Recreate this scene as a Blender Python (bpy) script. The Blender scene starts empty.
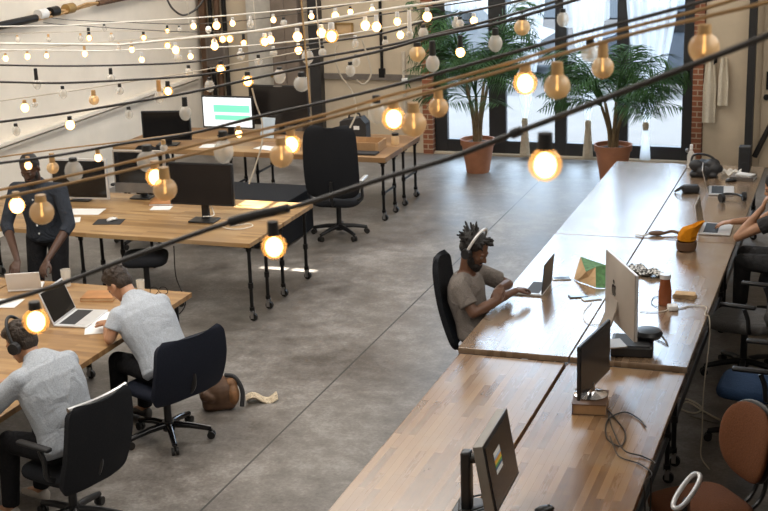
import bpy, bmesh, math, random
from mathutils import Vector, Matrix, Euler, Quaternion
random.seed(7)
PI = math.pi
SC = bpy.context.scene
COL = SC.collection
V = Vector

# ---------------------------------------------------------------- mesh helpers
def rotm(rx=0, ry=0, rz=0):
    return Euler((rx, ry, rz)).to_matrix().to_4x4()

class MB:
    """collects shapes; build() links them as one mesh object"""
    def __init__(self):
        self.bm = bmesh.new()
        self.fl = self.bm.faces.layers.int.new('flat')
    def box(self, c, d, rot=None, bev=0.0, seg=2):
        m = Matrix.Translation(V(c)) @ (rot if rot is not None else Matrix())
        r = bmesh.ops.create_cube(self.bm, size=1.0, matrix=m @ Matrix.Diagonal((d[0], d[1], d[2], 1)))
        if bev > 0:
            vs = set(r['verts'])
            es = [e for e in self.bm.edges if e.verts[0] in vs and e.verts[1] in vs]
            old = set(self.bm.faces) - {f for e in es for f in e.link_faces}
            bmesh.ops.bevel(self.bm, geom=es, offset=bev, segments=seg, affect='EDGES', profile=0.5)
            ax = [(m.to_3x3() @ V(a)).normalized() for a in ((1, 0, 0), (0, 1, 0), (0, 0, 1))]
            for f in self.bm.faces:
                if f not in old:
                    f.normal_update()
                    if max(abs(f.normal.dot(a)) for a in ax) > .9995:
                        f[self.fl] = 1
        return self
    def cyl(self, a, b, r0, r1=None, seg=16):
        a, b = V(a), V(b)
        r1 = r0 if r1 is None else r1
        d = b - a
        q = d.to_track_quat('Z', 'Y').to_matrix().to_4x4()
        bmesh.ops.create_cone(self.bm, cap_ends=True, segments=seg, radius1=r0, radius2=r1, depth=d.length,
                              matrix=Matrix.Translation((a + b) / 2) @ q)
        return self
    def ball(self, c, r, rot=None, u=16, v=10):
        if not hasattr(r, '__len__'):
            r = (r, r, r)
        m = Matrix.Translation(V(c)) @ (rot if rot is not None else Matrix()) @ Matrix.Diagonal((r[0], r[1], r[2], 1))
        bmesh.ops.create_uvsphere(self.bm, u_segments=u, v_segments=v, radius=1.0, matrix=m)
        return self
    def capsule(self, a, b, r0, r1=None, seg=12):
        r1 = r0 if r1 is None else r1
        a, b = V(a), V(b)
        if (b - a).length > 1e-5:
            self.cyl(a, b, r0, r1, seg)
        self.ball(a, r0, u=seg, v=8)
        self.ball(b, r1, u=seg, v=8)
        return self
    def tube(self, pts, r, seg=8, closed=False):
        pts = [V(p) for p in pts]
        n = len(pts)
        rr = r if hasattr(r, '__len__') else [r] * n
        rings = []
        up = None
        for i in range(n):
            if closed:
                t = pts[(i + 1) % n] - pts[i - 1]
            else:
                t = pts[min(i + 1, n - 1)] - pts[max(i - 1, 0)]
            if t.length < 1e-9:
                t = V((0, 0, 1))
            t.normalize()
            if up is None:
                up = V((0, 0, 1)) if abs(t.z) < 0.9 else V((1, 0, 0))
            up = (up - t * up.dot(t))
            if up.length < 1e-6:
                up = t.orthogonal()
            up.normalize()
            s = t.cross(up)
            rings.append([self.bm.verts.new(pts[i] + (up * math.cos(2 * PI * k / seg) + s * math.sin(2 * PI * k / seg)) * rr[i]) for k in range(seg)])
        m = n if closed else n - 1
        for i in range(m):
            a, b = rings[i], rings[(i + 1) % n]
            for k in range(seg):
                self.bm.faces.new((a[k], a[(k + 1) % seg], b[(k + 1) % seg], b[k]))
        if not closed:
            self.bm.faces.new(rings[0][::-1])
            self.bm.faces.new(rings[-1])
        return self
    def lathe(self, prof, c=(0, 0, 0), seg=24, m=None):
        """prof: list of (r, z); closed at both ends"""
        T = Matrix.Translation(V(c)) @ (m if m is not None else Matrix())
        rings = []
        for r, z in prof:
            r = max(r, 1e-5)
            rings.append([self.bm.verts.new(T @ V((r * math.cos(2 * PI * k / seg), r * math.sin(2 * PI * k / seg), z))) for k in range(seg)])
        for a, b in zip(rings, rings[1:]):
            for k in range(seg):
                self.bm.faces.new((a[k], a[(k + 1) % seg], b[(k + 1) % seg], b[k]))
        self.bm.faces.new(rings[0][::-1])
        self.bm.faces.new(rings[-1])
        return self
    def prism(self, pts, z0, z1, m=None):
        T = m if m is not None else Matrix()
        a = [self.bm.verts.new(T @ V((x, y, z0))) for x, y in pts]
        b = [self.bm.verts.new(T @ V((x, y, z1))) for x, y in pts]
        n = len(pts)
        self.bm.faces.new(a[::-1])
        self.bm.faces.new(b)
        for k in range(n):
            self.bm.faces.new((a[k], a[(k + 1) % n], b[(k + 1) % n], b[k]))
        return self
    def sheet(self, f, nu, nv, th=0.0):
        """f(u,v)->point; a sheet with thickness th along its normal"""
        P = [[V(f(i / nu, j / nv)) for j in range(nv + 1)] for i in range(nu + 1)]
        def nrm(i, j):
            du = P[min(i + 1, nu)][j] - P[max(i - 1, 0)][j]
            dv = P[i][min(j + 1, nv)] - P[i][max(j - 1, 0)]
            n = du.cross(dv)
            return n.normalized() if n.length > 1e-9 else V((0, 0, 1))
        A = [[self.bm.verts.new(P[i][j] + nrm(i, j) * th / 2) for j in range(nv + 1)] for i in range(nu + 1)]
        if th > 0:
            B = [[self.bm.verts.new(P[i][j] - nrm(i, j) * th / 2) for j in range(nv + 1)] for i in range(nu + 1)]
        for i in range(nu):
            for j in range(nv):
                self.bm.faces.new((A[i][j], A[i + 1][j], A[i + 1][j + 1], A[i][j + 1]))
                if th > 0:
                    self.bm.faces.new((B[i][j], B[i][j + 1], B[i + 1][j + 1], B[i + 1][j]))
        if th > 0:
            for i in range(nu):
                self.bm.faces.new((A[i][0], B[i][0], B[i + 1][0], A[i + 1][0]))
                self.bm.faces.new((A[i][nv], A[i + 1][nv], B[i + 1][nv], B[i][nv]))
            for j in range(nv):
                self.bm.faces.new((A[0][j], A[0][j + 1], B[0][j + 1], B[0][j]))
                self.bm.faces.new((A[nu][j], B[nu][j], B[nu][j + 1], A[nu][j + 1]))
        return self
    def loft(self, rings, seg=20):
        """rings: (centre, lateral vec*halfwidth, depth vec*halfdepth)"""
        R = []
        for c, a, b in rings:
            c, a, b = V(c), V(a), V(b)
            R.append([self.bm.verts.new(c + a * math.cos(2 * PI * k / seg) + b * math.sin(2 * PI * k / seg)) for k in range(seg)])
        for p, q in zip(R, R[1:]):
            for k in range(seg):
                self.bm.faces.new((p[k], p[(k + 1) % seg], q[(k + 1) % seg], q[k]))
        self.bm.faces.new(R[0][::-1])
        self.bm.faces.new(R[-1])
        return self
    def build(self, name, mat, parent=None, smooth=True, ang=0.65):
        bmesh.ops.recalc_face_normals(self.bm, faces=self.bm.faces)
        me = bpy.data.meshes.new(name)
        flat = [f[self.fl] for f in self.bm.faces]
        self.bm.to_mesh(me)
        self.bm.free()
        if smooth:
            me.shade_smooth()
            me.set_sharp_from_angle(angle=ang)
            for p, k in zip(me.polygons, flat):
                if k:
                    p.use_smooth = False
        me.materials.append(mat)
        o = bpy.data.objects.new(name, me)
        COL.objects.link(o)
        if parent is not None:
            o.parent = parent
        return o

def remeshed(mb, name, mat, parent, voxel=0.006, smooth=4):
    """union of the overlapping shapes as one continuous skin"""
    bmesh.ops.recalc_face_normals(mb.bm, faces=mb.bm.faces)
    me = bpy.data.meshes.new(name)
    mb.bm.to_mesh(me)
    mb.bm.free()
    t = bpy.data.objects.new(name, me)
    COL.objects.link(t)
    r = t.modifiers.new('r', 'REMESH'); r.mode = 'VOXEL'; r.voxel_size = voxel
    s = t.modifiers.new('s', 'SMOOTH'); s.factor = 0.5; s.iterations = smooth
    dg = bpy.context.evaluated_depsgraph_get()
    m2 = bpy.data.meshes.new_from_object(t.evaluated_get(dg))
    bpy.data.objects.remove(t)
    bpy.data.meshes.remove(me)
    m2.name = name
    m2.materials.clear()
    m2.materials.append(mat)
    m2.shade_smooth()
    o = bpy.data.objects.new(name, m2)
    COL.objects.link(o)
    o.parent = parent
    return o

def tag(o, label, cat, group=None):
    o['label'] = label
    o['category'] = cat
    if group:
        o['group'] = group
    return o

def thing(name, label, cat, loc=(0, 0, 0), rz=0.0, group=None):
    o = bpy.data.objects.new(name, None)
    o.empty_display_size = 0.1
    COL.objects.link(o)
    o.location = loc
    o.rotation_euler = (0, 0, rz)
    return tag(o, label, cat, group)

def struct(o):
    o['kind'] = 'structure'
    return o

def dup(root, loc, rz, label, group=None):
    """a copy of a thing with copies of its parts and sub-parts (mesh data shared)"""
    r = root.copy(); COL.objects.link(r)
    r.location = loc; r.rotation_euler = (0, 0, rz); r['label'] = label
    if group:
        r['group'] = group
    for ch in list(root.children):
        c = ch.copy(); COL.objects.link(c); c.parent = r
        for g in list(ch.children):
            d = g.copy(); COL.objects.link(d); d.parent = c
    return r

def smooth_pts(pts, n=8):
    """Catmull-Rom through the points"""
    P = [V(p) for p in pts]
    P = [P[0] * 2 - P[1]] + P + [P[-1] * 2 - P[-2]]
    out = []
    for i in range(1, len(P) - 2):
        a, b, c, d = P[i - 1], P[i], P[i + 1], P[i + 2]
        for k in range(n):
            t = k / n
            out.append(0.5 * ((2 * b) + (c - a) * t + (2 * a - 5 * b + 4 * c - d) * t * t + (3 * b - a - 3 * c + d) * t ** 3))
    out.append(P[-2])
    return out

# ---------------------------------------------------------------- materials
def nt(name):
    m = bpy.data.materials.new(name)
    m.use_nodes = True
    t = m.node_tree
    return m, t, t.nodes['Principled BSDF']

def link(t, a, b):
    t.links.new(a, b)

def node(t, kind, **kw):
    n = t.nodes.new(kind)
    for k, v in kw.items():
        if k in n.inputs:
            n.inputs[k].default_value = v
        else:
            setattr(n, k, v)
    return n

def ramp(t, fac, stops):
    r = t.nodes.new('ShaderNodeValToRGB')
    e = r.color_ramp.elements
    while len(e) > 1:
        e.remove(e[-1])
    e[0].position = stops[0][0]; e[0].color = (*stops[0][1], 1)
    for p, c in stops[1:]:
        x = e.new(p); x.color = (*c, 1)
    link(t, fac, r.inputs[0])
    return r.outputs[0]

def coords(t, scale=(1, 1, 1), rot=(0, 0, 0), kind='Object'):
    tc = t.nodes.new('ShaderNodeTexCoord')
    mp = t.nodes.new('ShaderNodeMapping')
    mp.inputs['Scale'].default_value = scale
    mp.inputs['Rotation'].default_value = rot
    link(t, tc.outputs[kind], mp.inputs[0])
    return mp.outputs[0]

def mix(t, fac, a, b, mode='MIX'):
    n = t.nodes.new('ShaderNodeMix')
    n.data_type = 'RGBA'
    n.blend_type = mode
    for s, v in ((0, fac), (6, a), (7, b)):
        if hasattr(v, 'node'):
            link(t, v, n.inputs[s])
        elif s == 0:
            n.inputs[0].default_value = v
        else:
            n.inputs[s].default_value = (*v, 1)
    return n.outputs[2]

def bump(t, b, height, strength=0.3, dist=0.01):
    n = t.nodes.new('ShaderNodeBump')
    n.inputs['Strength'].default_value = strength
    n.inputs['Distance'].default_value = dist
    link(t, height, n.inputs['Height'])
    link(t, n.outputs[0], b.inputs['Normal'])

def plain(name, col, rough=0.5, metal=0.0, var=0.12, scale=9.0, spec=0.5, bmp=0.0, bscale=60.0):
    """a material with a little procedural variation of its own colour"""
    m, t, b = nt(name)
    co = coords(t)
    n = node(t, 'ShaderNodeTexNoise', Scale=scale, Detail=4.0)
    link(t, co, n.inputs['Vector'])
    c0 = tuple(max(0, c * (1 - var)) for c in col)
    c1 = tuple(min(1, c * (1 + var)) for c in col)
    link(t, ramp(t, n.outputs['Fac'], [(0.3, c0), (0.7, c1)]), b.inputs['Base Color'])
    b.inputs['Roughness'].default_value = rough
    b.inputs['Metallic'].default_value = metal
    b.inputs['Specular IOR Level'].default_value = spec
    if bmp > 0:
        n2 = node(t, 'ShaderNodeTexNoise', Scale=bscale, Detail=3.0)
        link(t, co, n2.inputs['Vector'])
        bump(t, b, n2.outputs['Fac'], bmp, 0.01)
    return m

def cloth(name, col, rough=0.9, wr=0.5, scale=7.0):
    """woven cloth with soft wrinkles"""
    m, t, b = nt(name)
    co = coords(t)
    n = node(t, 'ShaderNodeTexNoise', Scale=scale, Detail=3.0, Distortion=1.2)
    link(t, co, n.inputs['Vector'])
    n2 = node(t, 'ShaderNodeTexNoise', Scale=140.0, Detail=2.0)
    link(t, co, n2.inputs['Vector'])
    c0 = tuple(c * 0.85 for c in col); c1 = tuple(min(1, c * 1.12) for c in col)
    link(t, ramp(t, n2.outputs['Fac'], [(0.35, c0), (0.65, c1)]), b.inputs['Base Color'])
    b.inputs['Roughness'].default_value = rough
    b.inputs['Specular IOR Level'].default_value = 0.2
    bump(t, b, n.outputs['Fac'], wr, 0.05)
    return m

def wood(name, along='Y', dark=(0.16, 0.085, 0.04), mid=(0.33, 0.19, 0.095), light=(0.5, 0.33, 0.18), rough=0.34, stave=0.045, length=0.55, seed=0.0, stain=0.6, coat=0.0):
    """butcher-block staves running along one axis"""
    m, t, b = nt(name)
    co = coords(t, rot=(0, 0, PI / 2 if along == 'Y' else 0))
    br = node(t, 'ShaderNodeTexBrick', Scale=1.0)
    br.inputs['Brick Width'].default_value = length
    br.inputs['Row Height'].default_value = stave
    br.inputs['Mortar Size'].default_value = 0.0008
    br.inputs['Bias'].default_value = 0.0
    br.offset = 0.37
    br.inputs['Color1'].default_value = (0, 0, 0, 1)
    br.inputs['Color2'].default_value = (1, 1, 1, 1)
    br.inputs['Mortar'].default_value = (0.25, 0.25, 0.25, 1)
    link(t, co, br.inputs['Vector'])
    sg = 12.0
    co2 = coords(t, scale=(sg, 1.3, sg) if along == 'Y' else (1.3, sg, sg))
    g = node(t, 'ShaderNodeTexNoise', Scale=3.0, Detail=6.0, Roughness=0.65, Distortion=0.4)
    link(t, co2, g.inputs['Vector'])
    mpn = coords(t)
    s = node(t, 'ShaderNodeTexNoise', Scale=1.7, Detail=3.0, Distortion=0.5)
    s.noise_dimensions = '4D'
    s.inputs['W'].default_value = seed
    link(t, mpn, s.inputs['Vector'])
    f = mix(t, 0.45, br.outputs['Color'], g.outputs['Fac'])
    f = mix(t, 0.35, f, s.outputs['Fac'])
    col = ramp(t, f, [(0.22, dark), (0.48, mid), (0.78, light)])
    grey = ramp(t, s.outputs['Fac'], [(0.45, (0, 0, 0)), (0.68, (stain, stain, stain))])
    col = mix(t, grey, col, (0.20, 0.16, 0.125))
    link(t, col, b.inputs['Base Color'])
    rr = ramp(t, f, [(0.2, (rough * 0.85,) * 3), (0.8, (rough * 1.25,) * 3)])
    link(t, rr, b.inputs['Roughness'])
    b.inputs['Coat Weight'].default_value = coat
    b.inputs['Coat Roughness'].default_value = 0.22
    sm = node(t, 'ShaderNodeTexNoise', Scale=3.2, Detail=7.0, Roughness=0.68, Distortion=0.8)
    link(t, mpn, sm.inputs['Vector'])
    link(t, ramp(t, sm.outputs['Fac'], [(0.36, (coat * 0.74,) * 3), (0.58, (coat,) * 3)]), b.inputs['Coat Weight'])
    b.inputs['Coat IOR'].default_value = 1.55
    bump(t, b, g.outputs['Fac'], 0.02, 0.003)
    return m

def concrete():
    m, t, b = nt('polished_concrete')
    co = coords(t)
    n1 = node(t, 'ShaderNodeTexNoise', Scale=0.9, Detail=7.0, Roughness=0.62, Distortion=0.6)
    n2 = node(t, 'ShaderNodeTexNoise', Scale=5.5, Detail=6.0, Roughness=0.7)
    n3 = node(t, 'ShaderNodeTexNoise', Scale=38.0, Detail=3.0, Roughness=0.7)
    for n in (n1, n2, n3):
        link(t, co, n.inputs['Vector'])
    f = mix(t, 0.45, n1.outputs['Fac'], n2.outputs['Fac'])
    f = mix(t, 0.22, f, n3.outputs['Fac'])
    col = ramp(t, f, [(0.39, (0.08, 0.069, 0.060)), (0.5, (0.175, 0.158, 0.141)), (0.60, (0.305, 0.284, 0.262))])
    # saw-cut joints in the slab, two families of lines
    sx = t.nodes.new('ShaderNodeSeparateXYZ')
    link(t, co, sx.inputs[0])
    def joint(out, at, w):
        a = node(t, 'ShaderNodeMath', operation='SUBTRACT'); link(t, out, a.inputs[0]); a.inputs[1].default_value = at
        c = node(t, 'ShaderNodeMath', operation='ABSOLUTE'); link(t, a.outputs[0], c.inputs[0])
        d = node(t, 'ShaderNodeMath', operation='LESS_THAN'); link(t, c.outputs[0], d.inputs[0]); d.inputs[1].default_value = w
        return d.outputs[0]
    j = joint(sx.outputs[0], -3.97, 0.008)
    col = mix(t, j, col, (0.035, 0.032, 0.03))
    link(t, col, b.inputs['Base Color'])
    link(t, ramp(t, f, [(0.36, (0.30,) * 3), (0.62, (0.5,) * 3)]), b.inputs['Roughness'])
    bump(t, b, n2.outputs['Fac'], 0.05, 0.01)
    return m

def plaster(name, col, scale=1.4, bricks=True, var=0.1):
    """painted masonry: faint brick relief under thick paint"""
    m, t, b = nt(name)
    co = coords(t)
    n = node(t, 'ShaderNodeTexNoise', Scale=scale, Detail=6.0, Roughness=0.6)
    link(t, co, n.inputs['Vector'])
    c0 = tuple(c * (1 - var) for c in col); c1 = tuple(min(1, c * (1 + var * 0.6)) for c in col)
    link(t, ramp(t, n.outputs['Fac'], [(0.3, c0), (0.7, c1)]), b.inputs['Base Color'])
    b.inputs['Roughness'].default_value = 0.75
    n2 = node(t, 'ShaderNodeTexNoise', Scale=14.0, Detail=5.0)
    link(t, co, n2.inputs['Vector'])
    bump(t, b, n2.outputs['Fac'], 0.25, 0.01)
    return m

def brick(name):
    m, t, b = nt(name)
    co = coords(t, rot=(PI / 2, 0, 0))
    br = node(t, 'ShaderNodeTexBrick', Scale=1.0)
    br.inputs['Brick Width'].default_value = 0.2
    br.inputs['Row Height'].default_value = 0.07
    br.inputs['Mortar Size'].default_value = 0.008
    br.inputs['Color1'].default_value = (0.3, 0.1, 0.045, 1)
    br.inputs['Color2'].default_value = (0.2, 0.07, 0.035, 1)
    br.inputs['Mortar'].default_value = (0.42, 0.3, 0.2, 1)
    link(t, co, br.inputs['Vector'])
    link(t, br.outputs['Color'], b.inputs['Base Color'])
    b.inputs['Roughness'].default_value = 0.85
    bump(t, b, br.outputs['Fac'], -0.4, 0.01)
    return m

def emis(name, col, strength, light=False):
    m, t, b = nt(name)
    n = node(t, 'ShaderNodeTexNoise', Scale=3.0)
    b.inputs['Base Color'].default_value = (*col, 1)
    b.inputs['Emission Color'].default_value = (*col, 1)
    b.inputs['Emission Strength'].default_value = strength
    b.inputs['Roughness'].default_value = 0.3
    if not light:
        m.cycles.emission_sampling = 'NONE'
    return m

def clear_glass(name, tint=(0.95, 0.95, 0.93), see=0.78, rough=0.05, body=(0.8, 0.78, 0.72), gloss=0.12):
    """thin glass: mostly see-through, a sheen and a trace of body colour"""
    m = bpy.data.materials.new(name); m.use_nodes = True
    t = m.node_tree; t.nodes.clear()
    out = t.nodes.new('ShaderNodeOutputMaterial')
    tr = t.nodes.new('ShaderNodeBsdfTransparent'); tr.inputs[0].default_value = (*tint, 1)
    pb = t.nodes.new('ShaderNodeBsdfPrincipled'); pb.inputs['Base Color'].default_value = (*body, 1)
    pb.inputs['Roughness'].default_value = rough
    pb.inputs['Specular IOR Level'].default_value = 0.8
    mx = t.nodes.new('ShaderNodeMixShader'); mx.inputs[0].default_value = 1 - see
    link(t, tr.outputs[0], mx.inputs[1]); link(t, pb.outputs[0], mx.inputs[2])
    link(t, mx.outputs[0], out.inputs[0])
    return m

def sheer(name, col=(0.9, 0.9, 0.9), see=0.25):
    m = bpy.data.materials.new(name); m.use_nodes = True
    t = m.node_tree; t.nodes.clear()
    out = t.nodes.new('ShaderNodeOutputMaterial')
    df = t.nodes.new('ShaderNodeBsdfDiffuse'); df.inputs[0].default_value = (*col, 1)
    tl = t.nodes.new('ShaderNodeBsdfTranslucent'); tl.inputs[0].default_value = (*col, 1)
    tr = t.nodes.new('ShaderNodeBsdfTransparent')
    m1 = t.nodes.new('ShaderNodeMixShader'); m1.inputs[0].default_value = 0.6
    m2 = t.nodes.new('ShaderNodeMixShader'); m2.inputs[0].default_value = see
    link(t, df.outputs[0], m1.inputs[1]); link(t, tl.outputs[0], m1.inputs[2])
    link(t, m1.outputs[0], m2.inputs[1]); link(t, tr.outputs[0], m2.inputs[2])
    link(t, m2.outputs[0], out.inputs[0])
    return m

M = {}
M['floor'] = concrete()
M['wall_white'] = plaster('whitewashed_plaster', (0.82, 0.745, 0.635))
M['wall_cream'] = plaster('cream_plaster', (0.62, 0.50, 0.355), var=0.14)
M['wall_tan'] = plaster('tan_plaster', (0.56, 0.46, 0.335), var=0.14)
M['ceiling'] = plaster('ceiling_paint', (0.28, 0.25, 0.22))
M['wall_dark'] = plaster('dark_painted_plaster', (0.10, 0.085, 0.07))
M['brick'] = brick('red_brick')
M['frame'] = plain('black_window_frame', (0.022, 0.02, 0.02), 0.45)
M['iron'] = plain('black_iron', (0.018, 0.017, 0.017), 0.42, 0.6)
M['steel'] = plain('worn_steel', (0.5, 0.5, 0.5), 0.3, 1.0)
M['silver'] = plain('brushed_silver', (0.43, 0.385, 0.34), 0.45, 0.4, var=0.04)
M['silver_lt'] = plain('pale_silver', (0.68, 0.68, 0.68), 0.35, 0.4, var=0.04)
M['chrome'] = plain('chrome', (0.75, 0.75, 0.76), 0.14, 1.0, var=0.03)
M['plastic'] = plain('black_plastic', (0.014, 0.014, 0.015), 0.38)
M['plastic_soft'] = plain('dark_soft_plastic', (0.02, 0.02, 0.022), 0.6)
M['gloss'] = plain('black_glossy_screen', (0.008, 0.008, 0.009), 0.12, var=0.02)
M['screen_dull'] = plain('dark_matt_screen', (0.02, 0.017, 0.016), 0.22, var=0.05)
M['rubber'] = plain('black_rubber', (0.012, 0.011, 0.01), 0.55)
M['white_plastic'] = plain('white_plastic', (0.78, 0.77, 0.75), 0.4, var=0.03)
M['paper'] = plain('white_paper', (0.8, 0.8, 0.78), 0.8, var=0.03)
M['fabric_black'] = cloth('black_chair_fabric', (0.014, 0.015, 0.018), 0.85, 0.1, 60)
M['fabric_navy'] = cloth('navy_black_chair_fabric', (0.012, 0.015, 0.026), 0.7, 0.1, 60)
M['fabric_blue'] = cloth('blue_chair_fabric', (0.02, 0.045, 0.10), 0.85, 0.15, 40)
M['fabric_brown'] = cloth('rust_brown_chair_fabric', (0.13, 0.05, 0.022), 0.85, 0.15, 50)
M['fabric_grey'] = cloth('worn_grey_seat_fabric', (0.12, 0.115, 0.11), 0.6, 0.3, 9)
M['terracotta'] = plain('terracotta', (0.36, 0.15, 0.075), 0.75, var=0.15, scale=6)
M['soil'] = plain('soil', (0.04, 0.028, 0.02), 0.95)
M['leaf'] = plain('palm_leaf', (0.03, 0.075, 0.022), 0.75, spec=0.2, var=0.45, scale=5)
M['stem'] = plain('palm_stem', (0.17, 0.12, 0.06), 0.7, var=0.3, scale=12)
M['curtain'] = sheer('white_sheer_curtain', (0.92, 0.92, 0.92), 0.4)
M['curtain_tail'] = cloth('cream_curtain_tie', (0.62, 0.52, 0.38), 0.9, 0.6, 20)
M['towel'] = cloth('cream_towel', (0.68, 0.6, 0.47), 0.95, 0.4, 20)
M['leather'] = plain('tan_leather', (0.42, 0.19, 0.065), 0.5, var=0.2)
M['leather_dark'] = plain('dark_leather', (0.1, 0.05, 0.025), 0.55, var=0.25)
M['orange'] = cloth('orange_knit', (0.72, 0.27, 0.01), 0.9, 0.6, 60)
M['amber_liquid'] = plain('rust_bottle', (0.24, 0.07, 0.025), 0.25, var=0.2)
M['kraft'] = plain('kraft_card', (0.55, 0.37, 0.2), 0.8, var=0.12)
M['green_card'] = plain('green_printed_card', (0.07, 0.18, 0.06), 0.7, var=0.4, scale=30)
M['brass'] = plain('old_brass', (0.35, 0.22, 0.08), 0.45, 0.5, var=0.25)
M['grey_metal'] = plain('grey_metal_box', (0.16, 0.135, 0.115), 0.6, 0.2)
M['door_grey'] = plain('pale_grey_door', (0.5, 0.47, 0.42), 0.6)
M['glass_pane'] = clear_glass('window_glass', (0.97, 0.98, 1.0), 0.95, 0.02, (0.02, 0.02, 0.02))
M['glass_bulb'] = clear_glass('clear_bulb_glass', (0.97, 0.96, 0.93), 0.62, 0.12, (0.95, 0.92, 0.86))
M['glass_lit'] = clear_glass('lit_bulb_glass', (1.0, 0.85, 0.6), 0.72, 0.15, (0.9, 0.6, 0.28))
M['glass_amber'] = clear_glass('amber_bulb_glass', (1.0, 0.88, 0.68), 0.5, 0.3, (0.92, 0.70, 0.42))
M['glow'] = emis('bulb_glow', (1.0, 0.78, 0.45), 9.0)
M['ember'] = emis('dim_filament', (1.0, 0.6, 0.22), 2.5)
M['filament'] = plain('pale_filament', (0.75, 0.6, 0.4), 0.4)
M['cord_black'] = plain('black_cord', (0.022, 0.017, 0.014), 0.5)
M['cord_gold'] = plain('tan_cord', (0.46, 0.28, 0.12), 0.7)
M['cord_white'] = plain('white_cord', (0.75, 0.72, 0.65), 0.6)
M['cord_cream'] = plain('cream_cord', (0.55, 0.48, 0.38), 0.7)
M['wood_near'] = wood('butcher_block_near', 'Y', (0.10, 0.044, 0.014), (0.205, 0.103, 0.036), (0.30, 0.175, 0.072), 0.27, seed=1.3, stain=0.45, coat=0.38)
M['wood_far'] = wood('butcher_block_far', 'Y', (0.135, 0.08, 0.042), (0.22, 0.142, 0.085), (0.29, 0.205, 0.135), 0.22, seed=4.1, stain=0.5, coat=1.0)
M['wood_mid'] = wood('butcher_block_desk', 'X', (0.22, 0.115, 0.04), (0.38, 0.225, 0.095), (0.50, 0.335, 0.165), 0.4, seed=2.2, stain=0.3)
M['wood_front'] = wood('butcher_block_front', 'X', (0.20, 0.10, 0.035), (0.34, 0.195, 0.08), (0.45, 0.285, 0.135), 0.42, seed=6.2, stain=0.3)
M['wood_old'] = wood('reclaimed_board', 'X', (0.14, 0.07, 0.03), (0.3, 0.165, 0.07), (0.48, 0.3, 0.14), 0.5, stave=0.14, length=2.2, seed=8.0, stain=0.3)
M['wood_box'] = wood('pale_box_wood', 'Y', (0.3, 0.17, 0.08), (0.42, 0.25, 0.12), (0.52, 0.34, 0.18), 0.5, stave=0.1, length=1.2, seed=9.0, stain=0.1)
M['skin_dark'] = plain('deep_brown_skin', (0.075, 0.036, 0.022), 0.5, var=0.1, scale=20)
M['skin_brown'] = plain('brown_skin', (0.125, 0.057, 0.031), 0.5, var=0.1, scale=20)
M['skin_tan'] = plain('tan_skin', (0.42, 0.22, 0.125), 0.5, var=0.08, scale=20)
M['hair'] = plain('black_hair', (0.010, 0.008, 0.007), 0.6, var=0.4, scale=60, bmp=0.8, bscale=90)
M['hair_brown'] = plain('dark_brown_hair', (0.035, 0.022, 0.014), 0.6, var=0.4, scale=50, bmp=0.8, bscale=80)
M['shirt_pale'] = cloth('pale_grey_shirt', (0.43, 0.465, 0.515), 0.9, 0.5, 5)
M['shirt_pale2'] = cloth('pale_grey_shirt_striped', (0.38, 0.41, 0.45), 0.9, 0.5, 6)
M['tee'] = cloth('taupe_tee', (0.175, 0.152, 0.135), 0.9, 0.6, 8)
M['denim'] = cloth('dark_denim_shirt', (0.032, 0.038, 0.05), 0.85, 0.6, 8)
M['trouser'] = cloth('black_trousers', (0.014, 0.014, 0.016), 0.9, 0.5, 8)
M['jeans'] = cloth('washed_black_jeans', (0.05, 0.05, 0.052), 0.9, 0.6, 9)
M['shoe'] = plain('dark_shoe', (0.04, 0.035, 0.03), 0.55)
M['sneaker'] = plain('pale_sneaker', (0.42, 0.38, 0.33), 0.6)
M['eye'] = plain('eye_dark', (0.16, 0.13, 0.11), 0.3)
M['lip'] = plain('lip', (0.2, 0.08, 0.06), 0.5)

M['gold_socket'] = plain('tan_socket', (0.50, 0.30, 0.12), 0.5, var=0.15)

# ---------------------------------------------------------------- the setting
XL, XR, YB, YF, ZC = -9.3, 1.3, -3.0, 18.45, 6.2
def slab(name, lo, hi, mat):
    c = [(a + b) / 2 for a, b in zip(lo, hi)]
    o = MB().box((0, 0, 0), [b - a for a, b in zip(lo, hi)]).build(name, mat, smooth=False)
    o.location = c
    return struct(o)
fl = MB().box((0, 0, -0.1), (14, 26, 0.2)).build('floor', M['floor'], smooth=False); struct(fl)
fl.location = (0, 0, 0)
for v in fl.data.vertices:
    v.co.x += -4.0; v.co.y += 7.75
# keep the slab edge at the door line: trim the far side to the threshold
for v in fl.data.vertices:
    v.co.y = min(v.co.y, YF + 0.25); v.co.x = max(XL - 0.3, min(XR + 0.3, v.co.x)); v.co.y = max(v.co.y, YB - 0.3)
slab('wall_left', (XL - 0.25, YB, 0), (XL, YF, ZC), M['wall_white'])
slab('wall_right', (XR, YB, 0), (XR + 0.25, YF, ZC), M['wall_dark'])
slab('wall_back', (XL - 0.25, YB - 0.25, 0), (XR + 0.25, YB, ZC), M['wall_dark'])
def added_high_window():  # unseen window behind the camera, added to light surfaces facing it
    fr = struct(bpy.data.objects.new('window_4', None)); COL.objects.link(fr)
    mb = MB()
    for x in (-8.6, -6.6, -4.6, -2.6, -0.6):
        mb.box((x, YB + 0.04, 4.9), (0.1, 0.08, 2.1))
    for zz in (3.85, 5.95):
        mb.box((-4.6, YB + 0.04, zz), (8.1, 0.08, 0.1))
    mb.build('frame', M['frame'], fr, smooth=False)
    MB().box((-4.6, YB + 0.015, 4.9), (8.0, 0.02, 2.0)).build('glazing', M['white_plastic'], fr, smooth=False)
added_high_window()
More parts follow.
